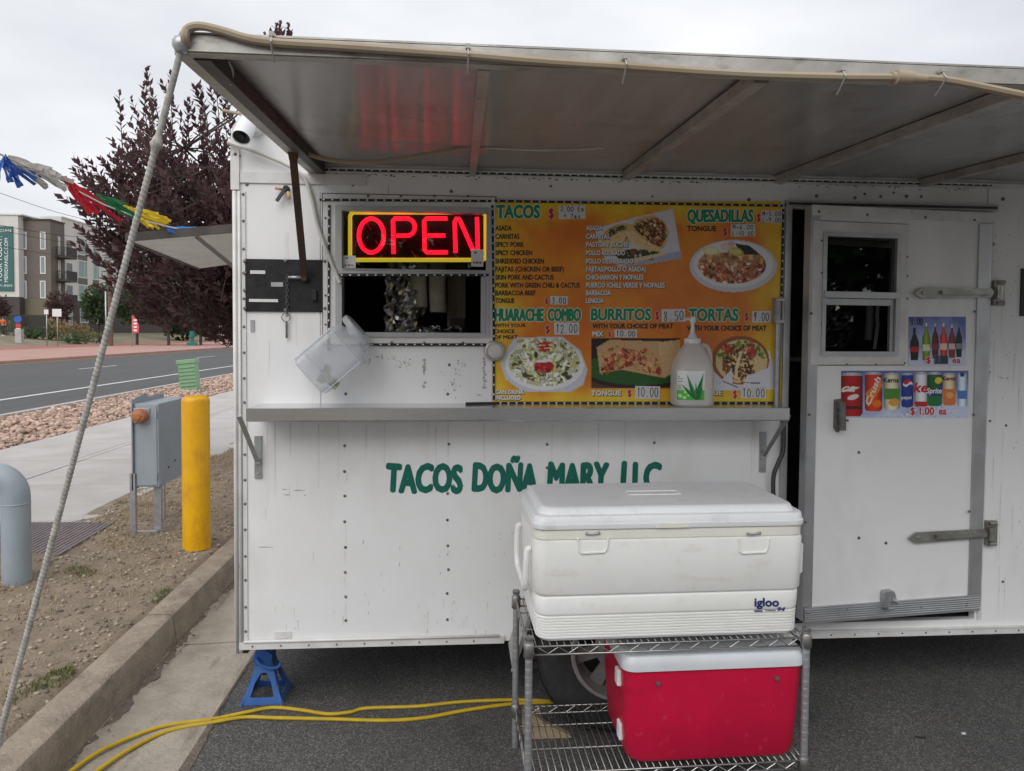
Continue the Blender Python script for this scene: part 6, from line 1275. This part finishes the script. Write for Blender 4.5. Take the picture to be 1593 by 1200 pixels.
colsY = [(PX(121,400,Xq).y, PX(135.5,400,Xq).y), (PX(144,400,Xq).y, PX(153.5,400,Xq).y), (PX(163.5,400,Xq).y, PX(172,400,Xq).y), (PX(180.5,400,Xq).y, PX(187,400,Xq).y)]
colsY += [(colsY[-1][1]+2.2, colsY[-1][1]+5), (colsY[-1][1]+7.2, colsY[-1][1]+10)]
for ci, (ya, yb_) in enumerate(colsY):
    for ri, (z1_, z0_) in enumerate(rows):
        window(Xq, Xq, ya, yb_, z0_, z1_, 'win_green', AB)
        if ri < 2: MB().box(Xq-.02, Xq+.03, ya, yb_, rows[ri+1][0]+.06, z0_-.06).build('spandrel', 'clad_taupe', AB)
for xa, xb, ya, yb_ in ((124,137,480,503),(146,154,488,504)):
    p, q = PX(xa, ya, Xq+.05), PX(xb, yb_, Xq+.05); window(Xq+.05, Xq+.05, p.y, q.y, q.z, p.z, 'glass_dark', AB)
Xb = Xt1+1.25; ybl, ybr = PX(82,397,Xb).y, PX(120,397,Xb).y
ybl = max(ybl, Yb+1.0)
for (zr, zs) in ((381,397),(419,434.5),(456.5,471.5)):
    zr_, zs_ = PX(90, zr, Xb).z, PX(90, zs, Xb).z; bl_ = MB(); bl_.box(Xq-.3, Xb, ybl, ybr, zs_-.12, zs_+.12); BL = bl_.build('balcony', 'balcony_dark', AB)
    r_ = MB(); r_.box(Xb-.06, Xb, ybl, ybr, zr_-.06, zr_); r_.box(Xt1+.02, Xb, ybl, ybl+.06, zr_-.06, zr_); r_.box(Xq, Xb, ybr-.06, ybr, zr_-.06, zr_)
    for k in range(40): y = ybl+(ybr-ybl)*k/39; r_.box(Xb-.045, Xb-.015, y-.02, y+.02, zs_+.1, zr_-.05)
    for k in range(8): x = Xt1+.1+(1.15)*k/8; r_.box(x, x+.03, ybl+.01, ybl+.05, zs_+.1, zr_-.05)
    r_.build('railing', 'balcony_dark', BL)
    h_ = 2.25; z0_ = zs_+.13
    window(Xt1+.0, Xt1+.0, ybl+.5, Yt1-1.0, z0_+.1, z0_+h_, 'win_green', AB); window(Xq, Xq, Yt1+.9, Yt1+2.3, z0_, z0_+h_, 'glass_dark', AB, 0)
q0 = PX(106, 480, Xq+.05); q1 = PX(113, 507, Xq+.05); window(Xq+.05, Xq+.05, q0.y, q1.y, q1.z, q0.z, 'win_grey', AB, 1)
# white block with the leasing banner
Yl = 81.0; Xl1 = PY(28.2,343,Yl).x; Zl = PY(20,335,Yl).z; zlb = PY(10,462,Yl).z
WBk = thing('apartment_block', 'white apartment block with a teal leasing banner at the left edge', 'building', (Xl1-6, Yl+4, Zg))
MB().box(Xl1-14, Xl1-.02, Yl, Yl+12, zlb, Zl).build('wall', 'clad_white', WBk); MB().box(Xl1-14, Xl1-.02, Yl+.05, Yl+12, -.1, zlb).build('wall', 'brick_dark', WBk); MB().box(Xl1-14, Xl1+.45, Yl-.1, Yl+12, Zl, Zl+.16).build('roof_coping', 'frame_white', WBk); MB().box(Xl1-.02, Xl1+.4, Yl+2, Yl+12, Zt, Zl).build('wall', 'clad_white', WBk)
A, B = PY(-22, 352, Yl), PY(22.5, 453, Yl); BNR = thing('leasing_banner', 'teal leasing banner with white upright lettering on the white block', 'banner', (A.x, Yl-.1, B.z)); MB().box(A.x, B.x, Yl-.14, Yl-.06, B.z, A.z).build('cloth', 'banner_teal', BNR)
b = MB(); fy = lambda px, py: PY(px, py, Yl-.15)
def vtext(s, xc, hpx, ybot, ytop):           # upright text reading from bottom to top
    b = MB(); v, f = text2d(s, .0); a_, b_ = min(q[0] for q in v), max(q[0] for q in v); Hc = caph(0); b.add([fy(xc+hpx/2-q[1]/Hc*hpx, ybot-(q[0]-a_)/(b_-a_)*(ybot-ytop)) for q in v], f); b.build('lettering', 'ink_white', BNR, recalc=False)
vtext('MERIDIANSLC.COM', 9.5, 5.5, 439, 371); vtext('TOUR TODAY!', -.5, 7, 439, 368); word('lettering', 'ink_white', BNR, 'MERIDIAN', -17, 17, 357, 361, fy, .0); word('lettering', 'ink_white', BNR, '801.871.8204', -16, 19, 443, 446, fy, .0)

# ---- street furniture and planting over there
def gz(x, y): return farz(x, y) if x < -35.9 else .265
def far(px, py, Y): return PY(px, py, Y)
def signpost(px, yt, yb, Y, w_, h_, m, lb):
    p = far(px, yb, Y); tz_ = far(px, yt, Y).z; t = thing('signpost', lb, 'sign', (p.x, Y, p.z), 0, 'signposts across the street'); MB().tube([(p.x,Y,min(p.z, gz(p.x,Y))-.1),(p.x,Y,tz_)], .035, 6).build('post', 'galvanised', t); MB().box(p.x-w_, p.x+w_, Y-.06, Y-.037, tz_-h_, tz_, .01).build('plate', m, t)
signpost(73, 482, 525, 58, .17, .38, 'sticker', 'thin signpost with a narrow plate, left one across the street'); signpost(89.5, 481, 525, 58, .36, .62, 'sticker', 'signpost with a square pale plate, right one across the street')
p = far(30, 520, 62); KS = thing('parking_totem', 'blue topped totem sign standing on the far verge', 'sign', (p.x, 62, p.z)); mat('sign_blue', (.03,.10,.42), None, rough=.4); mat('sign_red', (.50,.05,.05), None, rough=.4)
tz_ = far(30, 492, 62).z; 
MB().box(p.x-.12, p.x+.12, 61.9, 62.1, gz(p.x,62)-.1, tz_-.7).build('post', 'balcony_dark', KS); MB().lathe([(.30,-.05),(.30,.05)], 16, (p.x,61.86,tz_-.30), 'Y').build('blue_head', 'sign_blue', KS); MB().box(p.x-.20, p.x+.20, 61.84, 61.95, tz_-1.05, tz_-.66).build('red_plate', 'sign_red', KS); MB().box(p.x-.18, p.x+.18, 61.84, 61.94, tz_-1.25, tz_-1.06).build('white_plate', 'sticker', KS); MB().box(p.x-.26, p.x+.26, 61.8, 62.2, gz(p.x,62)-.1, p.z+.45).build('base', 'sidewalk_concrete', KS)
p = far(172, 522, 60); PO = thing('utility_pole', 'brown wooden utility pole across the street', 'pole', (p.x, 60, gz(p.x,60))); mat('pole_wood', (.17,.11,.07), (.13,.085,.055), 6, .9); MB().tube([(p.x,60,gz(p.x,60)-.2),(p.x,60,far(172,408,60).z)], [.21,.17], 12).build('post', 'pole_wood', PO); MB().tube([(p.x,60,far(172,455,60).z),(p.x+1.6,60,far(172,440,60).z+.2)], .035, 6).build('arm', 'galvanised', PO)
p2 = far(165, 522, 56); LP = thing('lamp_post', 'slim pale steel post beside the wooden utility pole', 'pole', (p2.x, 56, gz(p2.x,56))); MB().tube([(p2.x,56,gz(p2.x,56)-.1),(p2.x,56,far(165,450,56).z)], .06, 8).build('post', 'galvanised', LP)
for k, (a_, b_) in enumerate((((-30,290),(178,352)),((-30,345),(178,372)),((-30,352),(178,384)),((-30,378),(178,402)))):
    A, B = PY(*a_, 48), PY(*b_, 60); mid = (A+B)/2-Vector((0,0,.25)); o = MB().tube(smooth_path([A, mid, B], 6), .018, 5).build('overhead_wire', 'black'); tag(o, 'overhead wire crossing the sky to the wooden pole, number %s from the top' % ('one','two','three','four')[k], 'wire', 'overhead wires')
p = far(210, 526, 58); FG = thing('feather_flag', 'small red feather flag with white print on the far verge', 'flag', (p.x, 58, p.z)); tz_ = far(208, 491, 58).z; zb_ = far(208, 524, 58).z; f_ = MB(); prf = [(p.x-.18,zb_+.3),(p.x+.30,zb_+.3),(p.x+.34,zb_+.9),(p.x+.15,tz_-.35),(p.x-.10,tz_),(p.x-.20,tz_-.1)]
f_.prism(prf, 57.97, 58.0); mat('flag_red', (.62,.07,.08), None, rough=.7); FL = f_.build('cloth', 'flag_red', FG); MB().tube([(p.x-.2,58,gz(p.x,58)-.1),(p.x-.2,58,tz_)], .025, 6).build('staff', 'galvanised', FG)
b = MB()
for k in range(4): z = zb_+.45+k*.28; b.box(p.x-.08, p.x+.18, 57.955, 57.968, z, z+.14)
b.build('print', 'ink_white', FG)
p = PZ(299, 538, .268); TP = thing('hydrant_post', 'dark teal slender post on a square foot on the median', 'post', tuple(p)); zt_ = PY(299, 505, p.y).z; d_ = p.y+3; ww = 10/1106*d_/2
b = MB(); b.lathe([(ww*.55,.268),(ww*.5,zt_*.45),(ww*.75,zt_*.47),(ww*.7,zt_*.72),(ww*.35,zt_*.76),(ww*.2,zt_)], 12, (p.x,p.y,0)); b.build('post', 'teal_paint', TP); MB().box(p.x-ww*1.3, p.x+ww*1.3, p.y-ww, p.y+ww, .26, .268+5/1106*d_, .02).build('foot', 'teal_paint', TP)
FN = thing('iron_fence', 'dark iron fence in front of the apartment building', 'fence', (PY(50,505,76).x, 76, 1.3)); xa, xb = PY(8,500,76).x, PY(82,500,76).x; zt_ = PY(40,490,76).z; b = MB(); b.box(xa, xb, 75.98, 76.02, zt_-.15, zt_-.08); b.box(xa, xb, 75.98, 76.02, 1.4, 1.47); b.build('rails', 'balcony_dark', FN)
b = MB(); n = 46
for k in range(n): x = xa+(xb-xa)*k/(n-1); b.box(x-.015, x+.015, 75.97, 76.03, 1.0, zt_)
tag(b.build('bars', 'balcony_dark', FN), kind='stuff')
def shrub(px, py, Y, rx, rz, m, lb, seed, cat='shrub', n=90, ls=.22):
    p = far(px, py, Y); zg = gz(p.x, Y); tree('shrub', lb, (p.x, Y, zg), (p.x, Y, zg+rz*.8), (rx, rx*.8, rz), n, 7, ls, .3, m, seed, .03, 'shrubs in front of the apartment building', cat, .5, limbs=4)
shrub(48, 512, 68, 1.3, .55, 'leaf_green', 'low green shrub in front of the iron fence, left of the signposts', 21); shrub(66, 512, 69, 1.2, .6, 'leaf_green', 'low green shrub right of the blue topped totem', 22); shrub(9, 510, 70, 1.0, .8, 'leaf_grey', 'pale round shrub behind the walking person', 23)
shrub(86, 511, 70, 1.0, 1.1, 'leaf_tawny', 'tawny ornamental grass behind the square signpost', 24); shrub(104, 510, 71, 1.3, 1.0, 'leaf_tawny', 'tawny ornamental grass clump at the building entrance', 25); shrub(126, 511, 72, 1.2, .95, 'leaf_tawny', 'tawny grass clump left of the round green tree', 26); shrub(112, 513, 67, 1.4, .5, 'leaf_green', 'low green bush in front of the tawny grasses', 27); shrub(150, 513, 68, 1.3, .5, 'leaf_grey', 'grey green bush under the round green tree', 28)
G_ = 'trees across the street'
def ftree(px, py, Y, top, wpx, m, lb, seed, n=420, ls=.30, low=.30):
    p = far(px, py, Y); zg = gz(p.x, Y); zt_ = far(px, top, Y).z; h_ = zt_-zg; rx = wpx/2/1106*(Y+3); rz = h_*(1-low)/2; tree('street_tree', lb, (p.x, Y, zg), (p.x, Y, zt_-rz), (rx, rx, rz), n, 9, ls, .5, m, seed, .12, G_, 'tree', .35)
ftree(155, 512, 74, 447, 38, 'leaf_green', 'round green tree in front of the white apartment wing', 31, 520); ftree(93, 508, 76, 456, 28, 'leaf_maroon', 'small maroon tree under the balconies', 32, 260, .22)
ftree(213, 515, 66, 438, 66, 'leaf_green', 'wide green tree right of the wooden pole', 33, 700); ftree(262, 515, 64, 452, 60, 'leaf_dark', 'dark green tree partly hidden below the purple tree', 34, 520); ftree(312, 516, 66, 446, 66, 'leaf_dark', 'dark green tree left of the trailer corner behind the median', 35, 520); ftree(360, 516, 68, 430, 70, 'leaf_green', 'green tree mostly hidden by the trailer corner', 36, 520); ftree(335, 512, 92, 462, 60, 'leaf_dark', 'dark low tree far behind the teal post', 38, 420, .42, .02); ftree(285, 512, 94, 470, 60, 'leaf_dark', 'dark low tree farthest behind the purple tree', 39, 420, .42, .02); ftree(380, 512, 92, 455, 60, 'leaf_dark', 'dark low tree just behind the trailer corner', 40, 420, .42, .02); ftree(-2, 512, 72, 465, 22, 'leaf_maroon', 'small maroon tree at the left edge in front of the white block', 37, 220, .22)
for k, (x, y, h_, r_) in enumerate(((-4.5,-15,7.5,3.0),(1.2,-17,8.5,3.3),(12.5,-12,8.5,3.6))):
    tree('lot_tree', 'green tree standing behind the camera, mirrored in the windows, %s' % ('left','middle','right')[k], (x,y,0), (x,y,h_*.56), (r_,r_,h_*.42), 1300, 9, .34, .6, 'leaf_dark', 41+k, .14, 'trees behind the camera', 'tree', .3)

# ---- person walking on the far verge
p = far(5, 523, 64); pz = p.z; PS = thing('person', 'person in an orange top and dark trousers walking on the far verge', 'person', (p.x, 64, pz))
def skin(name, joints, edges, m, parent):
    me = bpy.data.meshes.new(name); me.from_pydata([j[0] for j in joints], edges, []); ob = bpy.data.objects.new(name, me); SC.collection.objects.link(ob)
    md = ob.modifiers.new('skin', 'SKIN'); sv = me.skin_vertices[0].data if me.skin_vertices else None
    if sv is None:
        bm = bmesh.new(); bm.from_mesh(me); bm.verts.layers.skin.verify(); bm.to_mesh(me); bm.free(); sv = me.skin_vertices[0].data
    for k, j in enumerate(joints): sv[k].radius = (j[1], j[1]*(j[2] if len(j) > 2 else 1)); sv[k].use_root = (k == 0)
    ob.modifiers.new('sub', 'SUBSURF').levels = 1; dg = bpy.context.evaluated_depsgraph_get(); nm = bpy.data.meshes.new_from_object(ob.evaluated_get(dg)); bpy.data.objects.remove(ob)
    o = bpy.data.objects.new(name, nm); SC.collection.objects.link(o); nm.materials.clear(); nm.materials.append(MAT[m]); nm.polygons.foreach_set('use_smooth', [True]*len(nm.polygons)); o.parent = parent; return o
mat('skin', (.32,.19,.13), None, rough=.6); mat('cloth_orange', (.62,.12,.02), None, rough=.8); mat('cloth_dark', (.03,.03,.035), None, rough=.8); mat('shoe_white', (.6,.6,.6), None, rough=.6)
JJ = [((0,0,.95),.13,.8),((0,0,1.2),.13,.75),((0,0,1.42),.10,.7),((0,-.01,1.52),.05),((0,-.02,1.62),.085,.95),((0,-.02,1.72),.075),((.17,0,1.40),.06),((.24,.04,1.12),.045),((.22,-.10,.90),.035),((-.17,0,1.40),.06),((-.24,-.05,1.12),.045),((-.20,-.16,.92),.035),((.09,0,.88),.09),((.10,-.12,.48),.06),((.10,-.02,.09),.045),((-.09,0,.88),.09),((-.10,.08,.48),.06),((-.10,.20,.12),.045),((.10,-.16,.05),.04),((-.10,.10,.05),.04)]
EE = [(0,1),(1,2),(2,3),(3,4),(4,5),(2,6),(6,7),(7,8),(2,9),(9,10),(10,11),(0,12),(12,13),(13,14),(0,15),(15,16),(16,17),(14,18),(17,19)]
skin('body', JJ, EE, 'skin', PS)
g = lambda idx, dr: [(JJ[i][0], JJ[i][1]+dr) + ((JJ[i][2],) if len(JJ[i]) > 2 else ()) for i in idx]
skin('top', g((0,1,2,6,7,9,10), .02), [(0,1),(1,2),(2,3),(3,4),(2,5),(5,6)], 'cloth_orange', PS); skin('trousers', g((0,12,13,14,15,16,17), .018), [(0,1),(1,2),(2,3),(0,4),(4,5),(5,6)], 'cloth_dark', PS)
MB().lathe([(.0,1.78),(.05,1.775),(.082,1.73),(.088,1.68),(.08,1.64)], 12, (0,.0,0), sy=1.05).build('hair', 'cloth_dark', PS, False)
for s_, y in ((.10,-.10),(-.10,.14)): MB().box(s_-.05, s_+.05, y-.13, y+.12, .0, .09, .03).build('shoe', 'shoe_white', PS, False)
for o in bpy.data.objects:
    if '_o' in o: del o['_o']
